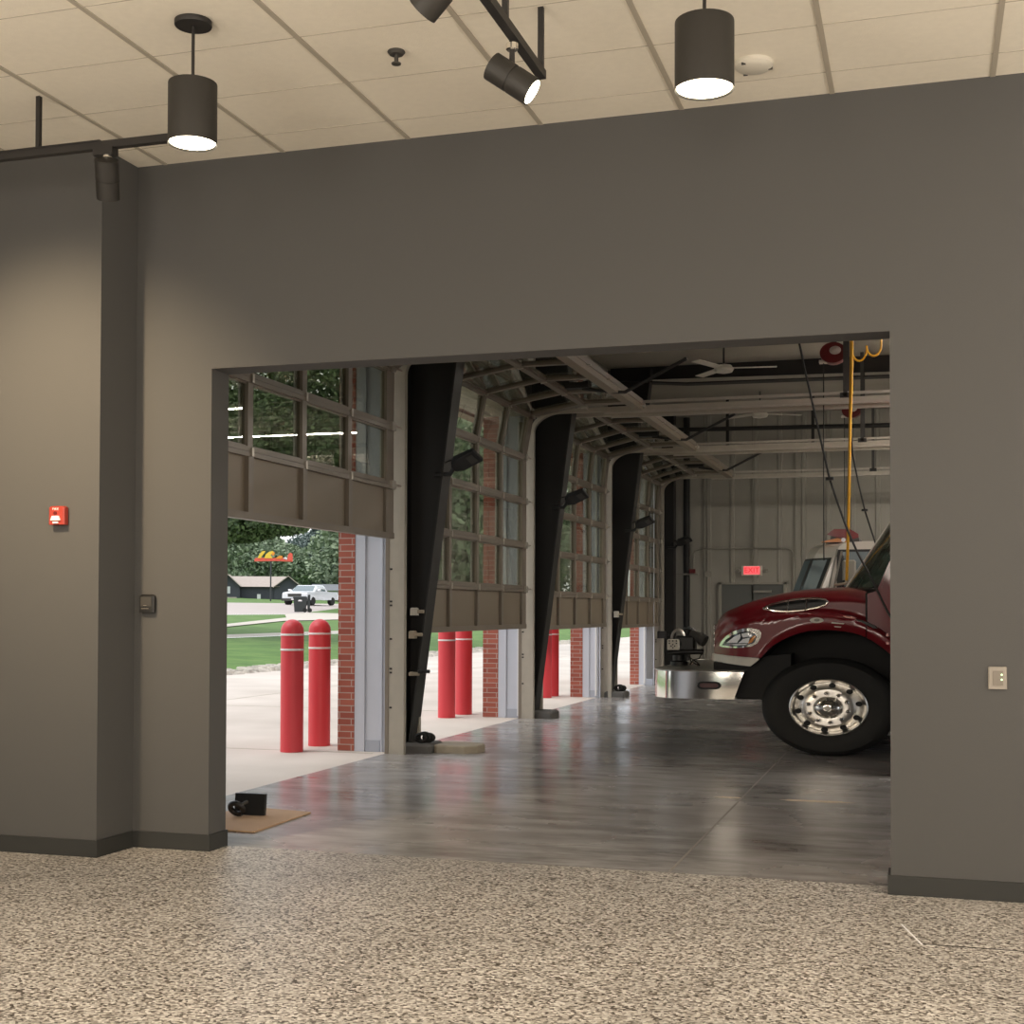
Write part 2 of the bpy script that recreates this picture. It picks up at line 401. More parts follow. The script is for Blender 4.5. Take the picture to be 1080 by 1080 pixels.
# far wall of ribbed liner panels
prof = []; x = -4.4
while x < 9:
    prof += [(x, YF), (x+.28, YF), (x+.295, YF-.022), (x+.345, YF-.022), (x+.36, YF)]
    x += .375
vs0 = [(p[0],p[1],0) for p in prof]; vs1 = [(p[0],p[1],ZB) for p in prof]
fw = MB().grid([vs0, vs1], smooth=False); fw.box((-4.4,YF+.03,0),(9,YF+.2,ZB))
S(fw, 'wall_north', M['liner'])
sm = MB()
for xs in (-3.40,-2.63,-1.96,-1.15,-.4,.35):
    sm.box((xs-.012,YF-.03,.0),(xs+.012,YF-.0,ZB-.01))
S(sm, 'trim_6', M['conduit'])
S(MB().box((-3.3,YF-.05,.17),(-2.2,YF-.03,.235)), 'trim_7', M['white_edge'])
# head of the door wall
S(MB().box((-4.42,YB,3.12),(-3.95,YF,ZB)), 'wall_west', M['liner'])
S(MB().box((-4.55,YB-.2,3.08),(-4.42,YF+.3,5.2)), 'wall_west', M['brick'])
TS = [9.70, 13.27, 16.84, 20.41]
S(MB().box((-4.42,YB,0),(-3.95,6.36,3.12)), 'wall_west', M['clad'])
# piers between the doors: brick outside, blue-grey cladding inside
PIERS = [(9.77,10.06,'a'),(13.29,13.62,'b'),(16.70,17.20,'c'),(19.79,21.6,'d')]
PX_B = [(-4.44,-4.30),(-4.40,-4.235),(-4.35,-4.19),(-4.235,-4.10)]
for (y0,y1,_), (xb0,xb1) in zip(PIERS, PX_B):
    r = S(MB().box((xb0,y0,0),(xb1,y1,3.2)), 'wall_west', M['brick'])
    c = MB().box((xb1,y0+.005,0),(xb1+.085,y1,3.12)).box((xb1+.085,y0+.02,0),(-3.99,y1,3.12)).box((xb1+.22,y0+.008,0),(xb1+.232,y0+.02,3.12))
    c.build('jamb_cladding', M['clad'], r)
    MB().box((xb1+.09,y0+.012,0),(xb1+.21,y0+.02,.09)).build('base_plate', M['clad_d'], r)
    MB().box((-4.028,y0+.004,.02),(-4.005,y0+.02,3.1)).build('edge_trim', M['white_edge'], r)

# ------------------------------------------------------------------ overhead doors
ZS = .75  # heights all over the scene are flattened to fit the sideways-stretched image
AZ0, AZ1, ARX = 2.93, 3.185, .35      # track bend: start height, top height, radius
arc = math.pi/2 * (ARX + (AZ1-AZ0)/ZS)/2
def path(s):
    """distance along the door track -> (x, z); s measured like true height"""
    v = AZ0/ZS
    if s <= v: return (XW, s*ZS)
    t = (s-v)/arc
    if t <= 1:
        a = t*PI/2
        return (XW+ARX*(1-math.cos(a)), AZ0+(AZ1-AZ0)*math.sin(a))
    return (XW+ARX+(s-v-arc), AZ1)
STILES = [-2.449,-1.712,-.986]
def make_door(k, T, zbot, h0):
    root = struct_empty('door_%d' % k, (XW, T-1.7, 0))
    ya, yb = T-3.25, T-.17
    s = zbot/ZS; hh = [h0] + [.594]*6
    lit = [T-3.17] + [T+a for a in STILES] + [T-.315]
    for i, h in enumerate(hh):
        p0 = Vector((path(s)[0],0,path(s)[1])); p1 = Vector((path(s+h)[0],0,path(s+h)[1])); s += h
        u = (p1-p0); Ln = u.length; u.normalize(); n = Vector((u.z,0,-u.x))
        def bar(mb, u0, u1, y0, y1, n0, n1):
            o = p0 + u*u0 + n*n0 + Vector((0,y0,0))
            mb.obox(o, u*(u1-u0), Vector((0,y1-y0,0)), n*(n1-n0))
        fr = MB()
        solid = i == 0
        rb = .028 if not solid else .045
        bar(fr, 0, rb, ya, yb, -.02, .03); bar(fr, Ln-.030, Ln-.002, ya, yb, -.02, .03)
        if not solid: bar(fr, rb, rb+.010, ya, yb, -.02, .012); bar(fr, Ln-.040, Ln-.03, ya, yb, -.02, .012)
        bar(fr, rb, Ln-.03, ya, lit[0], -.02, .022); bar(fr, rb, Ln-.03, lit[4], yb, -.02, .022)
        for y in lit[1:4]:
            bar(fr, rb, Ln-.03, y-.032, y+.032, -.02, .022 if not solid else .03)
        sec = fr.build('door_section', M['bronze'], root)
        for q in range(4):
            y0 = lit[q] + (.032 if q else 0); y1 = lit[q+1] - (.032 if q < 3 else 0)
            m1 = MB()
            if solid:
                bar(m1, rb, Ln-.03, y0, y1, -.015, .002); m1.build('panel', M['bronze_panel'], sec)
            else:
                bar(m1, rb+.01, Ln-.04, y0, y1, -.003, .003); m1.build('pane', M['pane'], sec)
        # roller hinges along the top joint
        for y in lit[1:4]:
            hm = MB(); bar(hm, Ln-.030, Ln+.022, y-.013, y+.013, .03, .042); hm.build('hinge', M['galv'], sec)
        rm = MB()
        bar(rm, Ln-.035, Ln+.03, yb-.09, yb-.02, .03, .05); bar(rm, Ln-.008, Ln+.008, yb-.02, yb+.10, .032, .048)
        rm.build('roller_bracket', M['galv'], sec)
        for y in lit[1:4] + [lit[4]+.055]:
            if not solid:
                cm = MB(); bar(cm, rb+.01, Ln-.04, y-.052, y+.034, -.034, -.021); cm.build('daylit_edge', M['cap'], sec)  # pale strip stands in for daylight on the stile's outer face
    # strut and operator arm on the top section
    st = MB(); o = p1 - u*.05
    st.obox(p1 - u*.10 - n*-.03 + Vector((0,ya,0)), u*.09, Vector((0,yb-ya,0)), n*.055)
    st.build('top_strut', M['bronze_panel'], root)
    am = MB(); yc = (ya+yb)/2 + .45
    am.tube([(p1.x-.35,yc,p1.z-.03),(p1.x-.05,yc,p1.z-.075),(p1.x+.05,yc,p1.z-.08),(p1.x+.62,yc,p1.z+.20)], .016, 6)
    am.box((p1.x-.5,yc-.06,p1.z-.03),(p1.x-.28,yc+.06,p1.z+.05))
    am.build('operator_arm', M['black'], root)
    return root
for k, (T, zb, h0) in enumerate(zip(TS, (1.653,.925,.90,.87), (.545,.53,.515,.525))):
    make_door(k+1, T, zb, h0)

# door tracks: vertical, bend, then level into the bay
def make_track(T, far, label):
    y0, y1 = (T-.055, T-.005) if far else (T-3.295, T-3.25)
    t = thing('door_track', label, 'door track', (XW, (y0+y1)/2, 0), 'overhead door tracks')
    sv = [i*.2 for i in range(0, 20)] + [AZ0/ZS + arc*i/8 for i in range(0, 9)] + [AZ0/ZS+arc+.01, AZ0/ZS+arc+4.3]
    rs = []
    for i, s in enumerate(sv):
        x, z = path(s); x2, z2 = path(s+.01)
        d = Vector((x2-x,0,z2-z)).normalized(); n = Vector((d.z,0,-d.x))
        c = Vector((x,0,z)) + n*.045
        rs.append([c - n*.022 + Vector((0,y0,0)), c + n*.022 + Vector((0,y0,0)), c + n*.022 + Vector((0,y1,0)), c - n*.022 + Vector((0,y1,0))])
    MB().rings(rs, True, True, False).build('track_rail', M['track'], t)
    pl = MB(); 
    yy0, yy1 = (T-.02,T-.012) if far else (T-3.29,T-3.282)
    pl.box((-4.0,yy0,0),(-3.885,yy1,3.05)); pl.build('wall_angle', M['track'], t)
    if far: MB().box((-4.002,yy0-.004,0),(-3.972,yy0,3.05)).build('seal_strip', M['bronze'], t)
    # level angle stiffener above the rail
    MB().box((XW+ARX+.45,y0+.005,AZ1-.085),(XW+ARX+4.3,y1-.005,AZ1-.066)).box((XW+ARX+.45,y0,AZ1+.002),(XW+ARX+4.3,y0+.006,AZ1+.03)).build('stiffener_angle', M['galv'], t)
    for x in (-.73, .5):
        MB().box((x-.02,y0-.004,AZ1-.02),(x+.02,y0+.004,ZB)).box((x-.05,y0-.004,AZ1-.03),(x+.05,y1,AZ1+.02)).build('hanger', M['dark'], t)
    if far:
        for z in (.35,.62,.65,.88,1.14,1.17,1.42,1.75,2.3):
            MB().box((-3.965,yy0-.003,z),(-3.945,yy0+.001,z+.014)).build('slot', M['black'], t)
    return t
ORD = ['first','second','third','fourth']
for k, T in enumerate(TS):
    make_track(T, True, 'beige steel track with bend on far side of the %s overhead door' % ORD[k])
    if k: make_track(T, False, 'beige steel track on near side of the %s overhead door, behind black column' % ORD[k])

# ------------------------------------------------------------------ tapered steel columns
def make_column(k, y):
    t = thing('steel_column', ['black tapered steel column between first and second overhead doors','black tapered steel column between second and third overhead doors','black tapered steel column between third and fourth overhead doors'][k], 'column', (-3.8, y, 0), 'tapered frame columns')
    x0 = -3.90; f = lambda z: -3.868 + (z-.1)*.1265
    z0, z1 = .075, 4.2
    MB().prism([(x0+.012,z0),(f(z0),z0),(f(z1),z1),(x0+.012,z1)], 'y', y-.006, y+.006).build('web', M['steel_black'], t)
    MB().box((x0,y-.09,z0),(x0+.012,y+.09,z1)).build('outer_flange', M['steel_black'], t)
    MB().prism([(f(z0),z0),(f(z0)+.014,z0),(f(z1)+.014,z1),(f(z1),z1)], 'y', y-.09, y+.09).build('inner_flange', M['steel_flange'], t)
    MB().cbox((-3.93,y-.16,0),(-3.66,y+.16,.075), .02).build('footing', M['grey_conc'], t)
    return t
CY = [9.93, 13.45, 16.95]
for k, y in enumerate(CY): make_column(k, y)
t = thing('steel_column', 'black straight post in the far corner beyond fourth overhead door', 'column', (-3.83,20.75,0))
MB().box((-3.93,20.70,0),(-3.74,20.9,4.2)).build('web', M['steel_black'], t)
t = thing('downpipe', 'dark vertical pipe on the far wall beside corner post', 'pipe', (-3.66,21.4,0))
MB().cyl((-3.66,21.42,0),(-3.66,21.42,4.2),.052).build('pipe', M['steel_black'], t)
MB().box((-3.86,21.33,1.675),(-3.46,21.36,1.70)).build('bracket', M['conduit'], t)
# rafters
for y, z, lab in ((17.0,3.97,'black steel roof beam above the third column'), (13.45,3.98,'black steel roof beam above the second column'), (9.93,3.98,'black steel roof beam above the first column')):
    o = MB().prism([(-3.9,z+.10),(-2.9,z+.02),(9,z-.08),(9,z-.066),(-2.9,z+.034),(-3.9,z+.114)], 'y', y-.1, y+.1)
    o.prism([(-3.9,z+.114),(9,z-.066),(9,4.24),(-3.9,4.24)], 'y', y-.008, y+.008)
    tag(o.build('roof_beam', M['steel_black']), lab, 'beam')
# sprinkler main with hangers
t = thing('sprinkler_pipe', 'long black pipe hung level below the bay ceiling', 'pipe', (0,19.8,3.7))
MB().cyl((-3.9,19.8,3.80),(8.9,19.8,3.62),.032).build('pipe', M['steel_black'], t)
for x in (-2.78, -1.55, .4): MB().box((x-.022,19.79,3.43),(x+.022,19.81,4.24)).build('hanger', M['steel_black'], t)

# ------------------------------------------------------------------ floodlights on the columns
def floodlight(x, y, z, label):
    t = thing('floodlight', label, 'floodlight', (x,y,z), 'floodlights on the columns')
    d = Vector((.86,-.12,.36)).normalized(); n = Vector((.30,-.55,-.78)).normalized(); n = (n - d*n.dot(d)).normalized(); s = d.cross(n)
    o = Vector((x,y,z))
    def P(a,b,c): return o + d*a + s*b + n*c
    h = MB()
    r0 = [P(.10,-.03,-.03),P(.10,.03,-.03),P(.10,.03,.03),P(.10,-.03,.03)]
    r1 = [P(.15,-.07,-.025),P(.15,.07,-.025),P(.15,.07,.022),P(.15,-.07,.022)]
    r2 = [P(.33,-.07,-.012),P(.33,.07,-.012),P(.33,.07,.02),P(.33,-.07,.02)]
    h.rings([r0,r1,r2], True, True, False); h.build('housing', M['blackplast'], t)
    MB().obox(P(.24,-.045,.021), d*.06, s*.09, n*.006).build('lens', M['dark'], t)
    b = MB().tube([o+Vector((-.06,0,-.02)), o+Vector((.06,0,-.02)), P(.13,0,0)], .018, 8); b.build('arm', M['blackplast'], t)
    MB().tube([o+Vector((-.02,0,0)),o+Vector((0,0,.06)),o+Vector((.05,0,.085)),P(.16,0,-.05)], .006, 6).build('cord', M['cable'], t)
    return t
floodlight(-3.60,9.86,2.19,'black floodlight on the first tapered column')
floodlight(-3.62,13.38,2.19,'black floodlight on the second tapered column')
floodlight(-3.62,16.88,2.15,'black floodlight on the third tapered column')
floodlight(-3.76,20.62,2.10,'black floodlight on the far corner post')

# small fittings on columns
def jbox(x, y, z, m, label, w=.055, h=.06, knob=None):
    t = thing('junction_box', label, 'box', (x,y,z), 'small boxes on the columns')
    MB().cbox((x-w/2,y-.03,z-h/2),(x+w/2,y+.03,z+h/2), .008).build('housing', m, t)
    MB().cyl((x+w/2,y,z),(x+w/2+.05,y,z),.014).build('knob', M['tan_conc'] if knob is None else knob, t)
jbox(-3.80,9.78,1.10,M['offwhite'],'cream sensor box on the first column, above the tan one')
jbox(-3.82,9.80,.92,M['tan_conc'],'tan round fitting on the first column, just below the cream box')
jbox(-3.83,9.80,.615,M['tan_conc'],'small brass fitting low on the first column', .03, .03)
jbox(-3.75,9.80,.635,M['blackplast'],'small black sensor on the flange of the first column', .04,.03, M['blackplast'])
jbox(-3.77,16.80,1.06,M['offwhite'],'cream sensor box on the third column', .06,.08)
jbox(-3.83,20.20,.74,M['blackplast'],'square black box at the foot of the fourth door track', .13,.11, M['blackplast'])
def coil(x, y, label):
    t = thing('cable_coil', label, 'coil', (x,y,.075), 'coils on the column footings')
    for a, r in ((0,.045),(.03,.038),(-.02,.04)):
        MB().lathe([(r,-.02),(r+.014,-.012),(r+.014,.012),(r,.02),(r-.016,0),(r,-.02)], (x+a,y+a*.7,.075+.75*(r+.016)), 'y', 16, (1,.75), False, False).build('loop', M['cable'], t)
coil(-3.74,9.85,'black coil of tubing on the first column footing'); coil(-3.74,16.87,'black coil of tubing on the third column footing')
o = MB()
ring = [(.215,.03),(.20,.10),(.11,.17),(-.16,.17),(-.24,.10),(-.255,-.03),(-.2,-.12),(-.09,-.17),(.12,-.165),(.2,-.1)]
o.rings([[(-3.54+p*1.05,10.02+q,z) for p,q in ring] for z in (0,.05)] + [[(-3.54+p,10.02+q*.95,.06) for p,q in ring]], True, True, False)
tag(o.build('concrete_block', M['tan_conc']), 'rough tan concrete slab on the floor beside the first column', 'concrete block')

# ------------------------------------------------------------------ far wall fittings
d5 = struct_empty('door_5', (-2.63,YF,0))
MB().box((-3.12,YF-.03,0),(-2.14,YF-.02,1.527)).build('door_leaf', M['doorgrey'], d5)
MB().box((-3.165,YF-.07,0),(-3.12,YF,1.56)).box((-2.14,YF-.07,0),(-2.095,YF,1.56)).box((-3.165,YF-.07,1.527),(-2.095,YF,1.56)).build('door_frame', M['framegrey'], d5)
MB().box((-2.62,YF-.09,1.395),(-2.33,YF-.03,1.43)).build('door_closer', M['conduit'], d5)
MB().box((-3.06,YF-.09,.72),(-2.98,YF-.03,.76)).build('door_handle', M['galv'], d5)
t = thing('exit_sign', 'lit red exit sign above grey door on the far wall', 'exit sign', (-2.64,YF-.05,1.67))
MB().box((-2.80,YF-.07,1.665),(-2.475,YF-.025,1.822)).build('housing', M['offwhite'], t)
MB().box((-2.765,YF-.078,1.685),(-2.51,YF-.07,1.812)).build('face', M['exit_on'], t)
text_mesh('lettering', 'EXIT', .115, M['exit_letter'], t, (-2.637,YF-.0795,1.749), (1,0,0), (0,0,.98))
for s in (-1,1):
    MB().lathe([(.03,-.02),(.045,.02),(.045,.04)], (-2.64+s*.215,YF-.09,1.745), 'y', 16, (1,.75)).build('lamp_head', M['conduit'], t)
t = thing('conduit_run', 'thin grey conduit bent over the far wall door', 'conduit', (-2.8,YF-.05,1.6))
MB().tube([(-3.575,YF-.05,1.70),(-3.575,YF-.05,2.02),(-3.54,YF-.05,2.07),(-3.46,YF-.05,2.1),(-2.12,YF-.05,2.1),(-2.03,YF-.05,2.07),(-1.99,YF-.05,2.01),(-1.99,YF-.05,.3)], .014, 8).build('pipe', M['conduit'], t)
tag(MB().cbox((-3.40,YF-.07,1.645),(-3.28,YF-.02,1.74),.01).build('wall_box', M['conduit']), 'small grey junction box left of the grey far door', 'box')
t = thing('alarm_strobe', 'small dark red alarm box on the dark pipe', 'alarm', (-3.55,21.3,1.7))
MB().cbox((-3.60,21.29,1.70),(-3.50,21.33,1.77),.008).build('housing', M['reel_red'], t)

# ------------------------------------------------------------------ bay ceiling: fans, reels, hoses, cables, strip lights
def fan(x, y, z, r, a0, label):
    t = thing('ceiling_fan', label, 'fan', (x,y,z), 'bay ceiling fans')
    MB().cyl((x,y,z),(x,y,ZB),.012).build('rod', M['dark'], t)
    MB().lathe([(.03,.06),(.09,.045),(.12,0),(.10,-.035),(.03,-.05)], (x,y,z), 'z', 20).build('motor', M['fanwhite'], t)
    for k in range(3):
        a = a0 + k*2*PI/3; c, s = math.cos(a), math.sin(a)
        o = Vector((x+.1*c-.05*-s*-1, y+.1*s, z+.012)); 
        MB().obox(Vector((x+.08*c+.055*s, y+.08*s-.055*c, z+.004)), Vector((c,s,0))*(r-.08), Vector((-s,c,.10))*.11, Vector((0,0,.008))).build('blade', M['fanwhite'], t)
fan(-2.29,16.0,3.985,.62,.12,'white ceiling fan in front of the black roof beam')
fan(-2.26,19.4,3.915,.62,.5,'white ceiling fan near the far wall, behind door tracks')
def reel(x, y, z, r, cord, label):
    t = thing('hose_reel', label, 'hose reel', (x,y,z), 'red ceiling reels')
    MB().lathe([(.05,-.07),(r,-.07),(r*1.02,-.06),(r*1.02,.06),(r,.07),(.05,.07)], (x,y,z), 'y', 28, (1,.8)).build('drum', M['reel_red'], t)
    MB().lathe([(.005,-.095),(.02,-.09),(.045,-.078),(.055,-.072)], (x+.02,y,z+.02), 'y', 18, (1,.75)).build('hub_cap', M['galv'], t)
    MB().box((x-.02,y-.03,z),(x+.03,y+.03,ZB)).box((x-.07,y-.05,ZB-.03),(x+.09,y+.05,ZB)).build('mount', M['dark'], t)
    MB().box((x-r-.01,y-.04,z-r*.72),(x-r*.45,y+.04,z-r*.5)).build('hose_guide', M['offwhite'], t)
    MB().tube([(x-r*.75,y,z-r*.7),(x-r*.76,y,(z+cord)/2),(x-r*.75,y,cord)], .006, 6).build('drop_cord', M['cable'], t)
reel(-.845,13.3,3.60,.125,1.60,'red ceiling reel by the yellow hose, in front of the roof beam')
reel(-.94,18.5,3.79,.125,2.3,'smaller looking red ceiling reel further back, below the door tracks')
# yellow air hose with loops at the top
t = thing('air_hose', 'yellow air hose hanging straight down to the trucks', 'hose', (-.62,11.8,1.3))
MB().tube([(-.60,11.8,3.6),(-.602,11.8,3.3),(-.612,11.8,2.7),(-.622,11.8,2.1),(-.635,11.8,1.6),(-.645,11.8,1.345)], .0125, 8).build('hose', M['hose_y'], t)
MB().tube([(-.592,11.79,3.6),(-.594,11.79,3.2),(-.60,11.79,2.95),(-.607,11.8,2.8)], .011, 8).build('hose', M['hose_y'], t)
lp = [(-.60+.0,11.8,3.27)]
for k in range(0, 13):
    a = PI + PI*k/12; lp.append((-.535+.062*math.cos(a), 11.79, 3.345+.10*math.sin(a)))
for k in range(0, 13):
    a = PI + PI*k/12; lp.append((-.415+.06*math.cos(a), 11.81, 3.37+.085*math.sin(a)))
lp.append((-.35,11.8,3.6))
MB().tube(lp, .009, 8).build('loop', M['hose_y'], t)
MB().tube([(-.645,11.8,1.37),(-.64,11.77,1.35),(-.70,11.75,1.34),(-.74,11.76,1.335)], .012, 8).build('fitting', M['tan_conc'], t)
def hcable(pts, clip, label):
    t = thing('hanging_cable', label, 'cable', pts[0], 'black cables from the ceiling')
    MB().tube(pts, .0085, 6).build('cable', M['cable'], t)
    MB().lathe([(.008,-.012),(.032,-.01),(.032,.01),(.008,.012)], clip, 'z', 14).build('clip', M['blackplast'], t)
hcable([(-.95,10.2,3.6),(-.897,10.2,3.113),(-.856,10.2,2.912),(-.794,10.2,2.626),(-.732,10.2,2.341),(-.677,10.2,2.093),(-.616,10.2,1.902),(-.555,10.2,1.726),(-.481,10.2,1.55),(-.373,10.2,1.341),(-.267,10.2,1.112),(-.19,10.2,.98)], (-.677,10.2,2.093), 'black cable slanting in front of the red truck')
hcable([(-.75,13.6,4.2),(-.685,13.6,2.664),(-.627,13.6,2.367),(-.568,13.6,2.102),(-.470,13.6,1.785),(-.41,13.6,1.57)], (-.568,13.6,2.102), 'black cable slanting behind the yellow hose')
def strip(x0, x1, y, z, label):
    t = thing('strip_light', label, 'light', ((x0+x1)/2,y,z), 'bay strip lights')
    MB().box((x0,y-.05,z),(x1,y+.05,z+.05)).build('housing', M['offwhite'], t)
    MB().box((x0+.02,y-.030,z-.007),(x1-.02,y+.030,z)).build('tube', M['led'], t)
    for x in (x0+.3, x1-.3): MB().cyl((x,y,z+.05),(x,y,ZB),.006,n=6).build('rod', M['dark'], t)
strip(.15,3.1,18.1,3.70,'long strip light at the far end of the bay')
strip(.15,3.1,14.9,3.60,'long strip light over the white truck bay')
strip(.15,3.1,11.4,3.55,'long strip light over the red engine')
strip(4.2,6.9,18.1,3.70,'long strip light at the far right of the bay')  # this strip and the next are added to brighten the bay
strip(4.2,6.9,11.4,3.55,'long strip light over the rear of the red engine')

# ------------------------------------------------------------------ lobby lights and fittings
def pendant(x, y, z0, z1, r, label):
    t = thing('pendant_lamp', label, 'lamp', (x,y,z0), 'cylinder pendant lamps')
    MB().lathe([(r*.93,.012),(r,0),(r,z1-z0-.004),(r*.99,z1-z0)], (x,y,z0), 'z', 40).build('lamp_shade', M['lamp_body'], t)
    MB().lathe([(.001,.006),(r*.93,.006),(r*.93,.010)], (x,y,z0), 'z', 40, cap0=False, cap1=False).build('lens', M['lamp_on'], t)
    MB().cyl((x,y,z1),(x,y,ZC-.015),.006,n=10).build('cord', M['black'], t)
    MB().lathe([(.064,0),(.066,.004),(.066,.018),(.06,.02)], (x,y,ZC-.02), 'z', 32).build('canopy', M['black'], t)
    return t
pendant(-2.486,4.204,2.768,2.985,.086,'dark cylinder pendant lamp with round canopy, near the left corner')
pendant(-.678,4.30,2.797,3.020,.0955,'dark cylinder pendant lamp in front of the smoke detector')
def sconce_light(x, y, z, e, size, blend, rad=.08, col=(1,.885,.76)):
    l = bpy.data.lights.new('lamp_or_fill_light', 'SPOT'); l.energy = e; l.spot_size = math.radians(size); l.spot_blend = blend; l.shadow_soft_size = rad; l.color = col
    o = bpy.data.objects.new('lamp_or_fill_light', l); C.objects.link(o); o.location = (x,y,z); return o
LAMPS = [(-2.486,4.204,2.765),(-.678,4.30,2.79)]
for p in LAMPS: sconce_light(*p, 30, 130, .9)
for (x,y) in ((-4.6,1.6),(-2.4,1.4),(-.2,1.4),(2.2,1.6),(-4.6,-1.6),(-2.4,-1.6),(-.2,-1.6),(2.2,-1.6),(2.2,4.2),(4.2,3),(4.4,0)):
    l = bpy.data.lights.new('lamp_or_fill_light', 'POINT'); l.energy = 86; l.shadow_soft_size = .5; l.color = (1,.885,.76)  # fill points added to light the lobby, no fixtures at these spots
    po = bpy.data.objects.new('lamp_or_fill_light', l); C.objects.link(po); po.location = (x,y,1.95)

def track_head(root, x, y, ztrack, aim, r, L, drop, lit=True):
    """spot head under a track: stem, knuckle and cylinder pointing along aim"""
    a = Vector(aim).normalized(); c = Vector((x,y,ztrack-drop))
    h = MB().cyl(c - a*L*.5, c - a*.004, r, n=28).cyl(c + a*.004, c + a*L*.5, r, n=28).cyl(c - a*.004, c + a*.004, r*.94, n=28)
    s = h.build('spot_head', M['lamp_body'], root)
    MB().cyl(c + a*(L*.5-.004), c + a*(L*.5+.001), r*.88, n=28).build('lens', M['lamp_on'], s)
    MB().cyl((x,y,ztrack-.015),(x,y,ztrack-drop+r*.6),.009,n=10).build('stem', M['black'], s)
    MB().lathe([(.016,0),(.020,.004),(.020,.022),(.016,.026)], (x,y,ztrack-.043), 'z', 14).build('knuckle', M['chrome'], s)
    return c + a*(L*.5+.01), a
t = thing('track_light', 'black ceiling track with spot head, running along left wall panel', 'track light', (-3.5,4.652,2.985))
MB().box((-5.6,4.637,2.963),(-2.80,4.667,2.993)).build('track', M['black'], t)
MB().box((-3.9,4.632,2.993),(-3.16,4.672,2.997)).build('coupler', M['black'], t)
for x in (-3.461,-5.2): MB().box((x-.009,4.643,2.99),(x+.009,4.661,ZC)).build('stem', M['black'], t)
MB().box((-3.19,4.63,2.935),(-3.10,4.674,2.965)).build('adapter', M['black'], t)
p, a = track_head(t, -3.135, 4.652, 2.965, (-.25,.48,-.85), .0465, .155, .125)
def aimed(p, a, e, size, blend=.6, rad=.035, col=(1,.885,.76)):
    o = sconce_light(p.x,p.y,p.z,e,size,blend,rad,col); o.rotation_euler = Vector(a).to_track_quat('-Z','Y').to_euler()
aimed(Vector((-3.80,3.62,2.88)), (.0,1.63,-1.08), 300, 66, 1.0, .06, (1,.76,.48))
t = thing('track_light', 'black ceiling track with two lit spot heads, running toward the camera', 'track light', (-1.271,4.2,2.985))
MB().box((-1.286,1.2,2.963),(-1.256,4.47,2.993)).build('track', M['black'], t)
for y in (4.457,4.044,2.2): MB().box((-1.281,y-.009,2.99),(-1.262,y+.009,ZC)).build('stem', M['black'], t)
p, a = track_head(t, -1.271, 4.116, 2.965, (.74,.12,-.52), .046, .16, .135)
aimed(p, a, 12, 70)
p, a = track_head(t, -1.271, 3.45, 2.965, (-.70,.2,-.55), .046, .16, .135)
aimed(p, a, 12, 70)
# sprinkler head and smoke detector
t = thing('ceiling_sprinkler', 'small dark ceiling sprinkler between track light and left pendant', 'sprinkler', (-1.891,4.653,ZC))
MB().lathe([(.032,0),(.034,-.004),(.026,-.014)], (-1.891,4.653,ZC), 'z', 20).build('escutcheon', M['dark'], t)
MB().cyl((-1.891,4.653,ZC-.045),(-1.891,4.653,ZC-.01),.008,n=10).cyl((-1.891,4.653,ZC-.05),(-1.891,4.653,ZC-.045),.018,n=14).build('deflector', M['dark'], t)
t = thing('smoke_detector', 'round white smoke detector on the ceiling behind right pendant', 'smoke detector', (-.622,5.142,ZC))
MB().lathe([(.074,0),(.074,-.014),(.066,-.022),(.05,-.028),(.001,-.028)], (-.622,5.142,ZC), 'z', 32).build('housing', M['offwhite'], t)
for a in (.3,2.2,4.2):
    MB().box((-.622+.064*math.cos(a)-.008,5.142+.064*math.sin(a)-.004,ZC-.026),(-.622+.064*math.cos(a)+.008,5.142+.064*math.sin(a)+.004,ZC-.018)).build('vent_slot', M['dark'], t)
# fire alarm pull station
t = thing('fire_alarm_pull', 'red fire alarm pull station on the left wall panel', 'fire alarm', (-3.765,PY,1.495))
MB().cbox((-3.806,PY-.038,1.497),(-3.724,PY,1.581),.006).build('housing', M['fire_red'], t)
MB().prism([(-3.79,1.516),(-3.74,1.516),(-3.748,1.536),(-3.782,1.536)],'y',PY-.046,PY-.038).build('pull_handle', M['white_band'], t)
MB().box((-3.779,PY-.044,1.502),(-3.751,PY-.038,1.510)).build('lower_plate', M['white_band'], t)
MB().cyl((-3.768,PY-.043,1.549),(-3.768,PY-.038,1.549),.008,n=14).build('key_lock', M['reel_red'], t)
text_mesh('lettering', 'FIRE', .019, M['white_band'], t, (-3.768,PY-.0385,1.567), (1,0,0), (0,0,.8))
# card reader
t = thing('card_reader', 'small black card reader beside the opening', 'card reader', (-3.485,YW,1.1))
MB().cbox((-3.524,YW-.028,1.100),(-3.446,YW,1.184),.008).build('housing', M['blackplast'], t)
MB().box((-3.514,YW-.0295,1.128),(-3.457,YW-.028,1.172)).build('sensor_plate', M['dark'], t)
MB().box((-3.510,YW-.0295,1.1165),(-3.472,YW-.028,1.1185)).build('indicator_bar', M['ivory'], t)
MB().box((-3.498,YW-.031,1.131),(-3.482,YW-.0295,1.133)).build('logo_bar', M['ivory'], t)
# wall device with two green lights
t = thing('wall_device', 'taupe wall plate with two tiny green lights on right wall', 'switch', (.265,YW,.82))
MB().cbox((.231,YW-.010,.817),(.300,YW,.904),.004).build('plate', M['ivory'], t)
MB().box((.249,YW-.014,.832),(.285,YW-.010,.888)).build('device', M['ivory_d'], t)
for z in (.873,.854): MB().cyl((.280,YW-.017,z),(.280,YW-.014,z),.0038,n=12).build('indicator_light', M['green_led'], t)
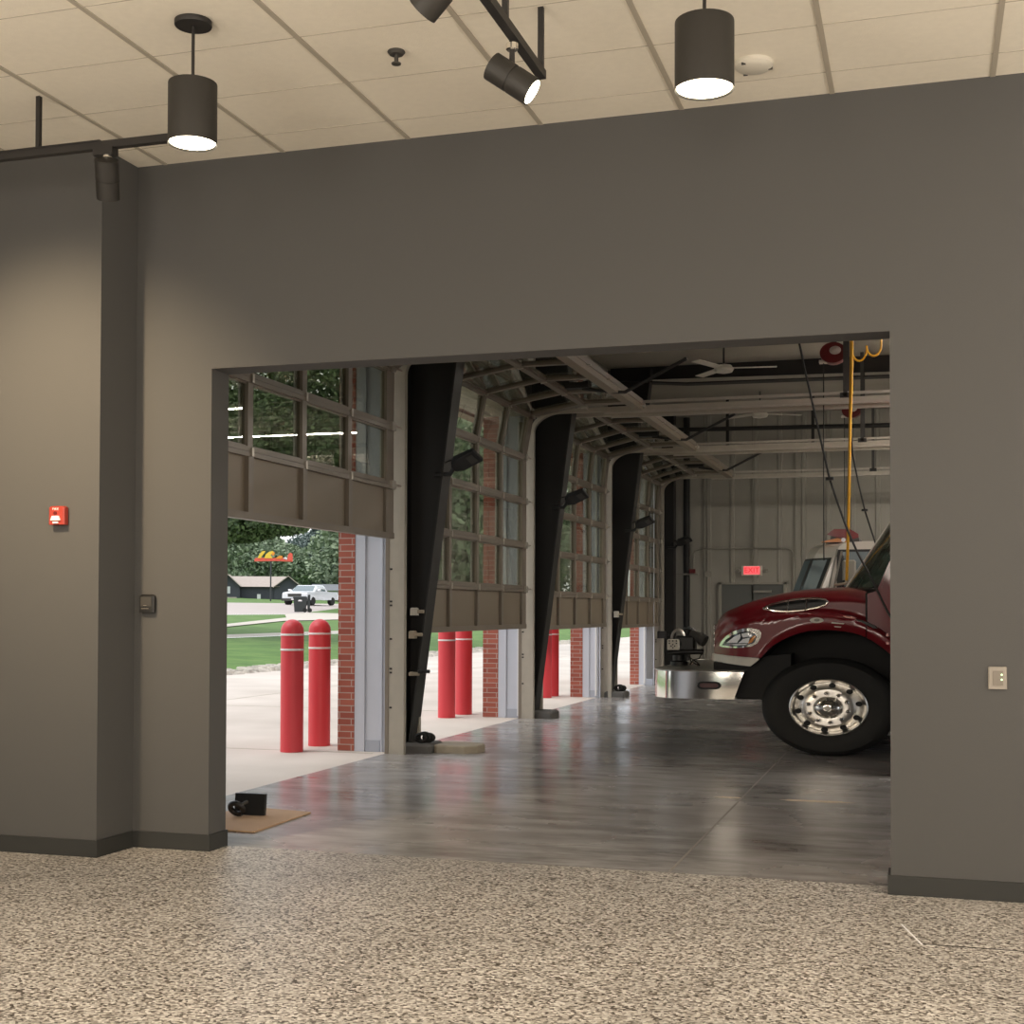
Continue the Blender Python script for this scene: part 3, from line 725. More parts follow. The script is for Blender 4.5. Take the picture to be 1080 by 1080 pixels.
# cardboard and the black bracket on it
o = MB().prism([(-3.66,6.06),(-3.20,6.05),(-3.21,6.72),(-3.66,6.80)],'z',.002,.010)
tag(o.build('cardboard_sheet', M['cardboard']), 'flat brown cardboard sheet on the concrete behind the left jamb', 'cardboard')
t = thing('gooseneck_fitting', 'black square plate with bent tube standing on cardboard', 'fitting', (-3.47,6.5,.010))
MB().obox((-3.553,6.49,.0135),(.168,.02,-.002),(0,.022,.0),(-.004,.02,.112)).build('plate', M['blackplast'], t)
lt = []
for k in range(17):
    a = -PI*.15 + 2*PI*k/16*.93
    lt.append((-3.505+.036*math.cos(a), 6.43-.02*math.sin(a), .056+.030*math.sin(a)))
MB().tube(lt, .015, 10).build('tube', M['blackplast'], t)
MB().cyl((-3.49,6.455,.072),(-3.475,6.492,.085),.010,.010,12).build('collar', M['dark'], t)
# pale scuffs on the bay floor keep their own shape
for (x,y,rx,ry) in ((-1.12,8.09,.09,.030),(-.62,8.09,.21,.045)):
    q = []
    for k in range(26):
        a = 2*PI*k/26; f = .7+.5*random.random(); q.append((x+rx*f*math.cos(a), y+ry*f*math.sin(a)))
    S(MB().prism(q,'z',0,.0006), 'trim_8', M['scuff'])

# ------------------------------------------------------------------ red fire engine (nose towards the doors)
def lerp_tab(tab, x):
    if x <= tab[0][0]: return tab[0][1]
    for (a, u), (b, v) in zip(tab, tab[1:]):
        if x <= b:
            t = (x-a)/(b-a); return u + (v-u)*t
    return tab[-1][1]
def smooth(t): t = max(0, min(1, t)); return t*t*(3-2*t)
YN, YM = 10.50, 11.70
ZT = [(-1.612,1.02),(-1.595,1.045),(-1.557,1.085),(-1.498,1.118),(-1.37,1.165),(-1.24,1.206),(-1.1,1.239),(-.951,1.260),(-.8,1.273),(-.666,1.279),(-.55,1.279),(-.491,1.275),(-.40,1.258)]  # truck outlines, like most positions in this script, computed from image pixels
ZBT = [(-1.612,.772),(-1.27,.752),(-1.222,.748),(-1.132,.840),(-1.05,.895),(-.951,.938),(-.85,.963),(-.737,.972),(-.6,.964),(-.491,.943),(-.40,.902),(-.318,.846),(-.249,.79),(-.18,.71),(-.12,.62)]
ZFT = [(-1.612,.82),(-1.55,.90),(-1.45,.975),(-1.3,1.03),(-1.1,1.062),(-.9,1.075),(-.7,1.068),(-.5,1.035),(-.3,.93),(-.12,.74)]
def ysurf(x, z):
    y = YN
    if x < -1.28: y += .24*((-1.28-x)/.33)**2.3
    amp = .025 + .085*smooth((x+1.55)/.45)
    zf = lerp_tab(ZFT, x); y += amp*smooth((z-zf)/.055)
    zt = lerp_tab(ZT, x)
    if z > zt-.10 and x < -.30: y += .15*max(0,(z-zt+.10)/.10)**2.2
    zb = lerp_tab(ZBT, x)
    if x > -1.2: y -= .022*max(0, 1-(z-zb)/.06)**1.5
    return y
eng = thing('fire_engine', 'dark red fire engine with chrome front bumper, parked side-on behind the opening', 'fire engine', (-.3, YM, 0))
def mirror(pts): return [(x, 2*YM-y, z) for x, y, z in pts]
xs = [-1.612,-1.605,-1.59,-1.57,-1.54,-1.5,-1.45,-1.4,-1.34,-1.28,-1.25,-1.22,-1.18,-1.13,-1.07,-1.0,-.93,-.86,-.79,-.72,-.65,-.58,-.52,-.47,-.432]
rings = []
for x in xs:
    zb, zt = lerp_tab(ZBT,x), lerp_tab(ZT,x); near = []
    zs = [zb + (zt-zb)*i/26 for i in range(27)]
    for z in zs: near.append((x, ysurf(x,z), z))
    y0 = near[-1][1]; cr = []
    for i in range(1, 8):
        u = i/8; cr.append((x, y0+(YM-y0)*u, zt + .035*math.sin(u*PI/2)*smooth((x+1.62)/.2)))
    rings.append(near + cr + [(x,YM,zt+.035*smooth((x+1.62)/.2))] + mirror((near+cr)[::-1]))
hood = MB().grid(rings).add(rings[0], [tuple(range(len(rings[0])))])
hood.build('hood', M['red_paint'], eng)
# rear of the front fender, below the black slot
rr = []
for x in (-.425,-.38,-.33,-.28,-.23,-.18,-.13):
    zb = lerp_tab(ZBT,x); ztop = min(1.035, lerp_tab(ZFT,x)+.035); 
    rr.append([(x, ysurf(x, zb+(ztop-zb)*i/8), zb+(ztop-zb)*i/8) for i in range(9)] + [(x, YN+.18, ztop+.004)])
MB().grid(rr).build('front_fender', M['red_paint'], eng)
MB().grid([mirror(r) for r in rr]).build('front_fender', M['red_paint'], eng)
# arch liner, engine bay and frame
lin = []
for x, z in ZBT[2:]:
    lin.append([(x, YN+.015, z-.004), (x, YN+.5, z-.004)])
MB().grid(lin).add([(x,YN+.5,z-.004) for x,z in ZBT[2:]] + [(-.12,YN+.5,.25),(-1.222,YN+.5,.25)], [tuple(range(len(ZBT)))]).build('wheel_arch_liner', M['wellblack'], eng)
MB().box((-1.50,10.95,.40),(.6,12.45,.98)).box((-1.32,10.75,.44),(-1.2,12.65,.70)).build('chassis', M['wellblack'], eng)
MB().prism([(-1.60,.60),(-1.38,.60),(-1.42,.43),(-1.25,.43),(-1.10,.36),(-1.0,.45),(-1.0,.78),(-1.2,.76),(-1.27,.70),(-1.60,.71)],'y',YN+.12,2*YM-YN-.12).build('bumper_bracket', M['wellblack'], eng)
# white strip under the nose
va = []
for x in (-1.612,-1.6,-1.57,-1.53,-1.48,-1.42,-1.36,-1.30,-1.26,-1.232):
    zt = lerp_tab(ZBT,x)-.002; k = smooth((x+1.29)/.055)
    zl = .713-.032*(x+1.61)/.34; zl = zl + (zt-zl)*k*.85
    y = ysurf(x,.8)-.006; va.append([(x,y,zl),(x,y,zt),(x,y+.05,zt),(x,y+.05,zl)])
v = MB().rings(va, True, True, False); v.box((-1.63,YN+.245,.713),(-1.60,2*YM-YN-.245,.772)); v.rings([mirror(q)[::-1] for q in va], True, True, False)
v.build('valance', M['valance'], eng)
MB().box((-1.648,11.0,.80),(-1.60,12.4,1.0)).build('grille', M['dred_lens'], eng)
for z in (.83,.88,.93,.98): MB().box((-1.657,11.0,z-.010),(-1.647,12.4,z+.010)).build('grille_bar', M['chrome'], eng)
# surface patch following the bodywork
def patch(poly, off, dome=0, sub=5):
    """polygon in (x,z) laid on the near body side"""
    pts = []
    n = len(poly)
    for i in range(n):
        a, b = poly[i], poly[(i+1)%n]
        for k in range(3): pts.append((a[0]+(b[0]-a[0])*k/3, a[1]+(b[1]-a[1])*k/3))
    cx = sum(p[0] for p in pts)/len(pts); cz = sum(p[1] for p in pts)/len(pts)
    rs = []
    for i in range(sub+1):
        s = 1 - i/sub*.995
        rs.append([(cx+(x-cx)*s, ysurf(cx+(x-cx)*s, cz+(z-cz)*s) - off - dome*(1-s*s), cz+(z-cz)*s) for x,z in pts])
    back = [(x, ysurf(x,z)+.02, z) for x,z in pts]
    return MB().rings([back] + rs, True, True, True)
def outline(poly, r, off, mname, name, parent):
    n = len(poly); pts = []
    for i in range(n+1):
        x, z = poly[i%n]; pts.append((x, ysurf(x,z)-off, z))
    return MB().tube(pts, r, 8).build(name, M[mname], parent)
HL = [(-1.562,.836),(-1.545,.868),(-1.50,.912),(-1.44,.950),(-1.36,.976),(-1.29,.980),(-1.235,.968),(-1.212,.945),(-1.218,.905),(-1.245,.862),(-1.29,.838),(-1.36,.826),(-1.45,.823),(-1.53,.827)]
bz = patch(HL, .010).build('headlight_bezel', M['chrome'], eng)
HI = [(-1.535,.842),(-1.50,.885),(-1.44,.923),(-1.36,.951),(-1.30,.955),(-1.26,.940),(-1.245,.915),(-1.265,.870),(-1.31,.848),(-1.38,.838),(-1.46,.835)]
patch(HI, .013, .006).build('headlight_shadow', M['lens_dark'], bz)
for q in ([(-1.49,.862),(-1.43,.908),(-1.375,.934),(-1.37,.90),(-1.40,.865)], [(-1.365,.935),(-1.31,.948),(-1.30,.915),(-1.355,.905)], [(-1.39,.862),(-1.355,.897),(-1.30,.905),(-1.31,.866)], [(-1.47,.850),(-1.40,.856),(-1.32,.860),(-1.33,.849),(-1.40,.843)]):
    patch(q, .018, .004, 3).build('headlight_lens', M['lens'], bz)
patch([(-1.315,.858),(-1.285,.868),(-1.252,.912),(-1.262,.925),(-1.29,.905)], .019, .004, 3).build('turn_lens', M['amber'], bz)
VT = [(-1.195,1.140),(-1.14,1.165),(-1.05,1.190),(-.93,1.208),(-.80,1.212),(-.735,1.202),(-.715,1.185),(-.735,1.162),(-.80,1.138),(-.90,1.118),(-1.02,1.108),(-1.12,1.112),(-1.17,1.122)]
vt = patch(VT, .006).build('hood_vent', M['blackplast'], eng)
outline([(x, z) for x, z in VT], .0085, .010, 'chrome', 'vent_rim', vt)
patch([(-1.215,1.138),(-1.185,1.150),(-1.17,1.135),(-1.155,1.122),(-1.18,1.115),(-1.205,1.124)], .024, .008, 3).build('vent_tip', M['chrome'], vt)
for x in (-1.025,-.885): MB().tube([(x, ysurf(x,1.115)-.020,1.115),(x+.005, ysurf(x,1.2)-.020,1.2)], .006, 6).build('vent_bar', M['chrome'], vt)
def oval(cx, cz, rx, rz, n=20): return [(cx+rx*math.cos(2*PI*i/n), cz+rz*math.sin(2*PI*i/n)) for i in range(n)]
bd = patch(oval(-.795,1.043,.052,.0205), .006, .004, 3).build('side_badge', M['valance'], eng)
patch(oval(-.793,1.045,.022,.011), .012, .002, 3).build('badge_centre', M['conduit'], bd)
for a in ([(-.682,1.030),(-.590,1.021),(-.594,1.013),(-.686,1.021)], [(-.665,1.001),(-.612,.997),(-.616,.988),(-.66,.991)]):
    patch(a, .007, 0, 2).build('model_plate', M['valance'], eng)
patch([(-.60,1.081),(-.54,1.075),(-.502,1.062),(-.51,1.052),(-.575,1.061),(-.60,1.072)], .010, .004, 3).build('marker_lamp', M['pink_lens'], eng)
MB().prism([(-.53,1.052),(-.46,1.045),(-.37,1.005),(-.345,.982),(-.40,.985),(-.48,1.015)],'y',YN+.02,YN+.10).build('side_slot', M['blackplast'], eng)
MB().cbox((-.285,YN-.012,.925),(-.262,YN+.05,.948),.004).build('reflector', M['pink_lens'], eng)
MB().cbox((-.285,YN-.004,.865),(-.262,YN+.05,.886),.004).build('reflector', M['pink_lens'], eng)
# chrome bumper extension with tread plate deck
FX, BXT, BXB, Z0, Z1 = -2.09, -1.345, -1.425, .425, .640
plan = lambda e: [(e,YN),(-1.89,YN),(-1.96,YN+.03),(-2.05,YN+.12),(FX,YN+.24),(FX,2*YM-YN-.24),(-2.05,2*YM-YN-.12),(-1.96,2*YM-YN-.03),(-1.89,2*YM-YN),(e,2*YM-YN)]
def bring(z, e, off):
    return [(x + (off if x < -2 else 0), y + (off if y < YM else -off), z) for x, y in plan(e)]
bp = MB().rings([bring(z, BXB+(BXT-BXB)*(z-Z0)/(Z1-Z0), of) for z, of in ((.425,.0),(.50,.0),(.535,.0004),(.57,.0014),(.605,.0030),(.64,.0052))], True, True, True).build('front_bumper', M['chrome'], eng)
lip = [(x,y,Z1+.004) for x,y in plan(BXT)]
MB().tube(lip, .007, 8).build('bumper_lip', M['alu'], bp)
MB().prism([(x+.012 if x < -2 else x, y+(.012 if y < YM else -.012)) for x,y in plan(BXT)], 'z', Z1+.001, Z1+.008).build('tread_deck', M['tread'], bp)
def pill(hw, hh, n=8): 
    q = [(-1.616+hw-hh*1.35+hh*1.35*math.cos(a), .531+hh*math.sin(a)) for a in [-PI/2+PI*k/n for k in range(n+1)]]
    return q + [(-1.616-hw+hh*1.35+hh*1.35*math.cos(a), .531+hh*math.sin(a)) for a in [PI/2+PI*k/n for k in range(n+1)]]
MB().prism(pill(.091,.030),'y',YN-.016,YN-.0005).build('marker_bezel', M['wellblack'], bp)
MB().prism(pill(.072,.0165),'y',YN-.022,YN-.014).build('marker_lens', M['dred_lens'], bp)
# front wheel
WX, WZ, KZ = -.713, .376, .735
wh = MB().lathe([(.36,.30),(.46,.30),(.500,.27),(.512,.22),(.512,.06),(.500,.02),(.46,-.015),(.40,-.022),(.34,-.012),(.292,.0),(.285,.03)], (WX,YN+.06,WZ), 'y', 72, (1,KZ), False, False).build('wheel', M['tyre'], eng)
rim = MB().lathe([(.292,.0),(.296,-.010),(.287,-.016),(.276,-.006),(.268,.022),(.255,.032),(.225,.022),(.20,-.004),(.188,-.012),(.115,-.014),(.10,-.012)], (WX,YN+.06,WZ), 'y', 72, (1,KZ), False, False).build('rim', M['alu'], wh)
MB().lathe([(.118,-.010),(.105,-.022),(.098,-.055),(.085,-.070),(.055,-.076),(.045,-.085),(.03,-.088),(.001,-.088)], (WX,YN+.06,WZ), 'y', 40, (1,KZ)).build('hub', M['chrome'], rim)
MB().lathe([(.026,-.091),(.024,-.093),(.001,-.093)], (WX,YN+.06,WZ), 'y', 20, (1,KZ)).build('hub_centre', M['valance'], rim)
for k in range(10):
    a = 2*PI*(k+.30)/10; x, z = WX+.232*math.cos(a), WZ+KZ*.232*math.sin(a)
    MB().lathe([(.0265,-.004+.006),(.025,.012+.006),(.001,.014+.006)], (x,YN+.06,z), 'y', 16, (1,KZ), True, True).build('hand_hole', M['wellblack'], rim)
    a += .22; x, z = WX+.150*math.cos(a), WZ+KZ*.150*math.sin(a)
    MB().lathe([(.023,-.012),(.021,-.030),(.016,-.050),(.008,-.055),(.001,-.056)], (x,YN+.06,z), 'y', 12, (1,KZ)).build('lug_nut', M['chrome'], rim)
MB().lathe([(.30,0),(.50,.02),(.512,.06),(.512,.22),(.50,.27),(.30,.3)], (WX,2*YM-YN-.36,WZ), 'y', 48, (1,KZ)).build('wheel', M['tyre'], eng)
MB().cyl((WX,YN+.3,WZ),(WX,2*YM-YN-.3,WZ),.09).build('axle', M['wellblack'], eng)
# cab
side = [(-.425,1.03),(-.425,1.245),(-.375,1.262),(-.338,1.280),(-.241,1.540),(-.03,2.06),(.10,2.12),(1.7,2.14),(1.7,.50),(.02,.50),(-.12,.62),(-.25,.80),(-.34,.95)]
for y0, y1 in ((YN+.10,YN+.15),(2*YM-YN-.15,2*YM-YN-.10)):
    MB().prism(side,'y',y0,y1).build('cab_side', M['red_paint'], eng)
MB().box((.10,YN+.15,2.08),(1.7,2*YM-YN-.15,2.14)).build('cab_roof', M['red_paint'], eng)
MB().box((1.62,YN+.15,.5),(1.7,2*YM-YN-.15,2.08)).build('cab_rear', M['red_paint'], eng)
MB().box((-.42,YN+.15,1.0),(-.05,2*YM-YN-.15,1.24)).box((-.05,YN+.15,.5),(1.62,2*YM-YN-.15,.6)).box((-.3,YN+.3,1.24),(.0,2*YM-YN-.3,1.30)).build('cab_interior', M['wellblack'], eng)
MB().cbox((.75,YN+.3,.6),(1.35,YN+.95,1.1),.03).cbox((1.2,YN+.3,1.1),(1.4,YN+.95,1.75),.03).build('seat', M['blackplast'], eng)
ws = []
for i in range(15):
    u = -1+2*i/14; y = YM + u*(YM-YN-.15); k = 1-u*u; col = []
    for jz in range(9):
        t = jz/8
        zz = 1.275 + .80*t; xn = -.338+.39*(zz-1.28)*1.0
        xc = -.637+.66*(zz-1.31)
        col.append((xn+(min(xc,xn-.01)-xn)*k if xc < xn else xn-.01*k, y, zz))
    ws.append(col)
MB().grid(ws).build('windshield', M['windshield'], eng)
mid = ws[7]
MB().tube([(x-.004,y,z) for x,y,z in mid], .011, 6).build('windshield_strip', M['valance'], eng)  # slim cream strip along the middle of the glass
MB().tube([(x-.004,y-.004,z) for x,y,z in ws[0]], .012, 6).build('windshield_gasket', M['blackplast'], eng)
MB().tube([c[0] for c in ws], .014, 6).build('windshield_gasket', M['blackplast'], eng)
MB().prism([(-.36,1.255),(-.335,1.255),(-.245,1.49),(-.262,1.49)],'y',YN+.085,YN+.10).build('pillar_trim', M['red_paint'], eng)
MB().box((-.236,YN+.094,.62),(-.228,YN+.10,1.56)).build('door_seam', M['wellblack'], eng)
MB().box((-.438,YN+.09,1.05),(-.428,YN+.14,1.25)).build('hood_seam', M['wellblack'], eng)
MB().box((1.7,YN+.05,.45),(4.2,2*YM-YN-.05,2.0)).build('rear_body', M['red_paint'], eng)
for y in (YN+.06, 2*YM-YN-.36):
    MB().lathe([(.30,0),(.50,.02),(.512,.06),(.512,.22),(.50,.27),(.30,.3)], (3.1,y-.03,WZ), 'y', 40, (1,KZ)).build('wheel', M['tyre'], eng)
# pump nozzle on the bumper deck
pn = thing('deck_nozzle', 'black water nozzle with cream button panel on the chrome bumper deck', 'nozzle', (-2.0,11.3,.6495))
MB().lathe([(.075,0),(.075,.03),(.055,.04),(.055,.16),(.07,.17),(.07,.20)], (-2.0,11.34,.6495), 'z', 20).build('base', M['blackplast'], pn)
MB().cbox((-2.03,11.28,.77),(-1.86,11.42,.90),.015).build('body', M['blackplast'], pn)
cp = MB().cbox((-2.085,11.235,.782),(-1.985,11.285,.872),.008).build('button_panel', M['offwhite'], pn)
for (a,b) in ((.02,.075),(.05,.075),(.08,.075),(.02,.055),(.08,.055),(.05,.045),(.035,.032),(.065,.032),(.05,.018)):
    MB().cyl((-2.085+a,11.229,.782+b),(-2.085+a,11.236,.782+b),.006,n=8).build('button', M['blackplast'], cp)
MB().tube([(-2.06+.055*(1-math.cos(a)),11.32,.875+.075*math.sin(a)) for a in [PI*k/10 for k in range(11)]], .012, 8).build('elbow_ring', M['alu'], pn)
MB().cyl((-1.95,11.36,.90),(-1.93,11.36,.96),.035).cyl((-1.93,11.36,.955),(-1.89,11.40,.93),.03).build('riser', M['blackplast'], pn)
MB().cyl((-1.90,11.34,.92),(-1.81,11.32,.875),.035,.048).cyl((-1.81,11.32,.875),(-1.775,11.31,.855),.052,.050).build('nozzle', M['dark'], pn)
MB().tube([(-2.08,11.28,.755),(-1.95,11.27,.765),(-1.80,11.28,.768),(-1.785,11.28,.765)], .022, 10).build('lever', M['blackplast'], pn)
for q in ([(-1.93,11.28,.74),(-1.87,11.27,.70),(-1.84,11.28,.68),(-1.82,11.3,.652)], [(-1.80,11.28,.75),(-1.82,11.27,.71),(-1.87,11.27,.70),(-1.90,11.29,.655)], [(-1.90,11.28,.75),(-1.89,11.27,.69),(-1.85,11.27,.665),(-1.83,11.3,.655)]):
    MB().tube(q, .006, 6).build('cord', M['cable'], pn)
# ------------------------------------------------------------------ white cab-over truck behind it
wt = thing('white_truck', 'white cab-over truck with red and amber roof lights, behind the red engine', 'truck', (-.5,15.2,0))
XF = [(.45,-1.335),(1.28,-1.335),(1.33,-1.325),(1.70,-1.185),(1.765,-1.145),(1.795,-1.10),(1.812,-1.0),(1.818,-.9)]
def wplan(x): return [(x,14.42),(x+.10,14.22),(x+.31,14.0),(1.3,14.0),(1.3,16.4),(x+.31,16.4),(x+.10,16.18),(x,15.98)]
MB().rings([[(a,b,z) for a,b in wplan(x)] for z,x in XF], True, True, False).build('cab', M['white_paint'], wt)
def corner(z, a, off=.0):
    x = lerp_tab(XF, z); p = [(x,14.42),(x+.10,14.22),(x+.31,14.0)]
    if a < .4: q0,q1,t = p[0],p[1],a/.4
    else: q0,q1,t = p[1],p[2],(a-.4)/.6
    return (q0[0]+(q1[0]-q0[0])*t-off*.7, q0[1]+(q1[1]-q0[1])*t-off*.7, z)
gk = [[corner(z,a,.006) for a in (0,.2,.4,.6,.8,.96)] for z in (1.28,1.34,1.42,1.5,1.58,1.655)]
MB().grid(gk).build('windshield_gasket', M['blackplast'], wt)
gl = [[corner(z,a,.012) for a in (.0,.2,.4,.6,.86)] for z in (1.30,1.36,1.42,1.5,1.58,1.635)]
wg = MB().grid(gl).build('windshield', M['autoglass'], wt)
MB().grid([[corner(z,a,.016) for a in (.30,.42)] for z in (1.29,1.40,1.5,1.58,1.64)]).build('wiper', M['blackplast'], wg)
MB().box((-1.345,14.5,1.30),(-1.30,15.9,1.32)).build('front_trim', M['blackplast'], wt)
sw = MB().box((-.86,13.985,1.33),(-.25,14.0,1.735)).build('side_window', M['blackplast'], wt)
MB().box((-.80,13.978,1.36),(-.30,13.985,1.71)).build('pane', M['autoglass'], sw)
MB().prism([(-.95,1.33),(-.935,1.33),(-.845,1.74),(-.86,1.74)],'y',13.98,14.0).build('door_seam', M['conduit'], wt)
MB().prism([(-.90,1.33),(-.88,1.33),(-.80,1.72),(-.82,1.72)],'y',13.975,14.0).build('door_seam', M['conduit'], wt)
mr = MB().tube([(-.80,13.98,1.66),(-.79,13.80,1.66),(-.78,13.78,1.60),(-.78,13.78,1.40),(-.79,13.82,1.36),(-.80,13.98,1.36)], .012, 8).build('mirror', M['blackplast'], wt)
MB().cbox((-.79,13.73,1.42),(-.66,13.79,1.62),.015).build('mirror_head', M['conduit'], mr)
lb = MB().prism([(-.975,1.905),(-.90,1.960),(-.74,1.955),(-.66,1.905),(-.655,1.87),(-.72,1.850),(-.93,1.885)],'y',14.25,15.6).build('light_bar', M['red_lens'], wt)
MB().prism([(-.93,1.885),(-.72,1.850),(-.655,1.87),(-.65,1.82),(-.95,1.82)],'y',14.25,15.6).build('light_bar_base', M['dark'], lb)
MB().prism([(-1.03,1.816),(-.97,1.835),(-.86,1.858),(-.80,1.845),(-.76,1.818)],'y',14.12,14.4).build('amber_light', M['amber'], lb)
MB().cyl((-.80,14.1,1.838),(-.80,14.13,1.838),.022,n=14).build('clear_light', M['lens'], lb)
MB().box((1.35,14.0,.55),(4.2,16.4,2.2)).build('rear_body', M['white_paint'], wt)
MB().box((-1.2,14.15,.3),(4.2,16.25,.5)).build('chassis', M['wellblack'], wt)
MB().box((-1.45,14.05,.32),(-1.34,16.35,.5)).build('front_bumper', M['chrome'], wt)
for x in (-.35, 3.1):
    for y in (13.99, 16.11):
        MB().lathe([(.25,0),(.46,.02),(.5,.06),(.5,.2),(.46,.26),(.25,.28)], (x,y,.368), 'y', 40, (1,.735)).build('wheel', M['tyre'], wt)

# ------------------------------------------------------------------ outdoors
def gz(x): return 0 if x > -11.83 else .06*min(1,(-11.83-x)/.3) + .0424*(-x-11.83)
def strip_mesh(x0, x1, y0, y1, dz=0, thick=None):
    xs = [x0]; 
    n = max(1, int(abs(x1-x0)/2)); xs = [x0+(x1-x0)*i/n for i in range(n+1)]
    return MB().grid([[(x,y0,gz(x)+dz),(x,y1,gz(x)+dz)] for x in xs], smooth=False)
def poly_mesh(pts, dz):
    return MB().add([(x,y,.06+.0424*(-x-11.83)+dz) for x,y in pts], [tuple(range(len(pts)))])
S(MB().box((-11.6,YB-30,-.12),(-4.0,140,-.001)), 'driveway', M['drive'])
S(MB().box((-11.6,9.66,-.001),(-4.1,9.685,.0008)).box((-11.6,13.9,-.001),(-4.1,13.92,.0008)).box((-8.2,YB,-.001),(-8.18,60,.0008)), 'trim_9', M['tee'])
S(strip_mesh(-11.6,-18.0,-30,170), 'lawn', M['grass'])
S(strip_mesh(-18.0,-19.05,-30,170,.006), 'sidewalk', M['walk'])
S(strip_mesh(-19.05,-30,-30,170), 'lawn', M['grass'])
S(poly_mesh([(-21.4,37.6),(-21.886,39.3),(-24.535,48.8),(-24.88,54.8),(-25.1,62),(-29.6,74),(-30.16,66.4),(-31.3,65.0),(-29.74,59.2),(-26.8,53.5),(-23.27,41.8),(-22.5,39.3)], .03), 'path', M['walk'])
S(strip_mesh(-30,-46,-30,200,.006), 'street', M['street'])
S(poly_mesh([(-31.3,65.1),(-30.2,66.4),(-29.6,75),(-33,85),(-36.7,80.9)], .035), 'lawn', M['grass'])
S(strip_mesh(-46,-260,-60,420), 'lawn', M['grass'])
# stones edging the lawn (too many to count)
st = MB(); rnd = random.Random(3)
for k in range(1500):
    y = 16 + 34*rnd.random()**.9; x = -11.15 - .75*rnd.random(); s = .05+.07*rnd.random()
    hh = .02+.05*rnd.random(); a = rnd.random()*6
    r0 = [(x+s*(1+.3*rnd.random())*math.cos(a+i*PI/3), y+s*1.2*math.sin(a+i*PI/3), -.002) for i in range(6)]
    r1 = [(x+(p[0]-x)*.75, y+(p[1]-y)*.75, hh) for p in r0]
    st.rings([r0, r1], False, True, False)
o = tag(st.build('edging_stones', M['stone'], fix=False), 'pale loose stones edging the lawn along the driveway', 'stones'); o['kind'] = 'stuff'
# bollards
def bollard(x, y, label):
    t = thing('bollard', label, 'bollard', (x,y,0), 'red bollards outside the doors')
    r = .0895; pr = [(r,0),(r,.945)] + [(r*math.cos(a*PI/16), .945+.09*math.sin(a*PI/16)) for a in range(1,8)] + [(.002,1.035)]
    MB().lathe(pr, (x,y,0), 'z', 40).build('sleeve', M['red_sleeve'], t)
    for z in (.916,.799):
        MB().lathe([(r+.001,z-.008),(r+.003,z-.007),(r+.003,z+.007),(r+.001,z+.008)], (x,y,0), 'z', 40, cap0=False, cap1=False).build('reflective_band', M['white_band'], t)
    return t
bollard(-4.75,9.59,'red bollard with two white bands, nearer one outside the first door')
bollard(-4.75,10.09,'red bollard with two white bands, nearest to the brick pier by the first door')
bollard(-4.73,13.10,'red bollard under the second door, left one')
bollard(-4.71,13.58,'red bollard under the second door, right one')
bollard(-4.62,16.45,'red bollard under the third door, partly hidden by black column')
bollard(-4.62,16.80,'red bollard under the third door, right one beside brick')
# wheeled bin
bx, by = -31.7, 64.9; bzz = gz(bx)
rr2 = Vector((.9,.437,0)); vv = Vector((-.437,.9,0))
def frame(o, items):
    return [tuple(Vector(o) + rr2*a + vv*b + Vector((0,0,c))) for a,b,c in items]
t = thing('wheeled_bin', 'dark wheeled rubbish bin in front of the white pickup', 'bin', (bx,by,bzz))
def bxr(w, d, z): return [(-w,-d,z),(w,-d,z),(w,d,z),(-w,d,z)]
O = (bx,by,bzz)
MB().rings([frame(O,bxr(.30,.28,.04)), frame(O,bxr(.36,.34,.78))], True, True, False).build('body', M['bin'], t)
MB().rings([frame(O,bxr(.38,.37,.78)), frame(O,bxr(.38,.37,.82)), frame(O,bxr(.30,.3,.87))], True, True, False).build('lid', M['bin'], t)
MB().rings([frame(O,[(a+.44,b,c) for a,b,c in bxr(.07,.2,.03)]), frame(O,[(a+.46,b,c) for a,b,c in bxr(.07,.2,.95)])], True, True, False).build('handle_side', M['bin'], t)
for s in (.25,.5):
    c = frame(O,[(s,-.30,.13),(s,-.22,.13)]); MB().cyl(c[0],c[1],.12,n=16).build('wheel', M['tyre'], t)
c = frame(O,[(-.12,-.375,.60),(.10,-.375,.60),(.06,-.375,.68),(-.08,-.375,.68)]); c2 = frame(O,[(-.12,-.35,.60),(.10,-.35,.60),(.06,-.35,.68),(-.08,-.35,.68)])
MB().rings([c,c2], True, True, False).build('emblem', M['white_band'], t)
# white pickup
px_, py_ = -42.1, 85.3; pz = gz(-42.1)
pk = thing('pickup_truck', 'white pickup truck parked on the street beyond the bollards', 'pickup', (px_,py_,pz))
hx = Vector((.05,-1,0)).normalized(); lx = Vector((hx.y*-1,hx.x,0)); lx = Vector((-hx.y, hx.x, 0))
def PK(f_, l_, z_): return tuple(Vector((px_,py_,pz)) + hx*f_ + lx*l_ + Vector((0,0,z_*.75)))
def sect(f_, w, z0, z1, wt=None):
    wt = wt or w*.94
    return [PK(f_,-w,z0),PK(f_,w,z0),PK(f_,w,z0+(z1-z0)*.6),PK(f_,wt,z1),PK(f_,-wt,z1),PK(f_,-w,z0+(z1-z0)*.6)]
MB().rings([sect(0,.93,.55,1.12),sect(-.12,.99,.5,1.2),sect(-1.35,1.0,.5,1.32),sect(-1.45,1.0,.5,1.3),sect(-5.6,1.0,.55,1.3),sect(-5.75,.98,.6,1.25)], True, True, False).build('body', M['truck_white'], pk)
MB().rings([sect(-1.3,.93,1.25,1.3,.9),sect(-2.05,.86,1.27,1.88,.70),sect(-2.3,.86,1.27,1.93,.70),sect(-3.5,.86,1.27,1.93,.70),sect(-3.9,.9,1.25,1.3,.88)], True, True, False).build('cab', M['truck_white'], pk)
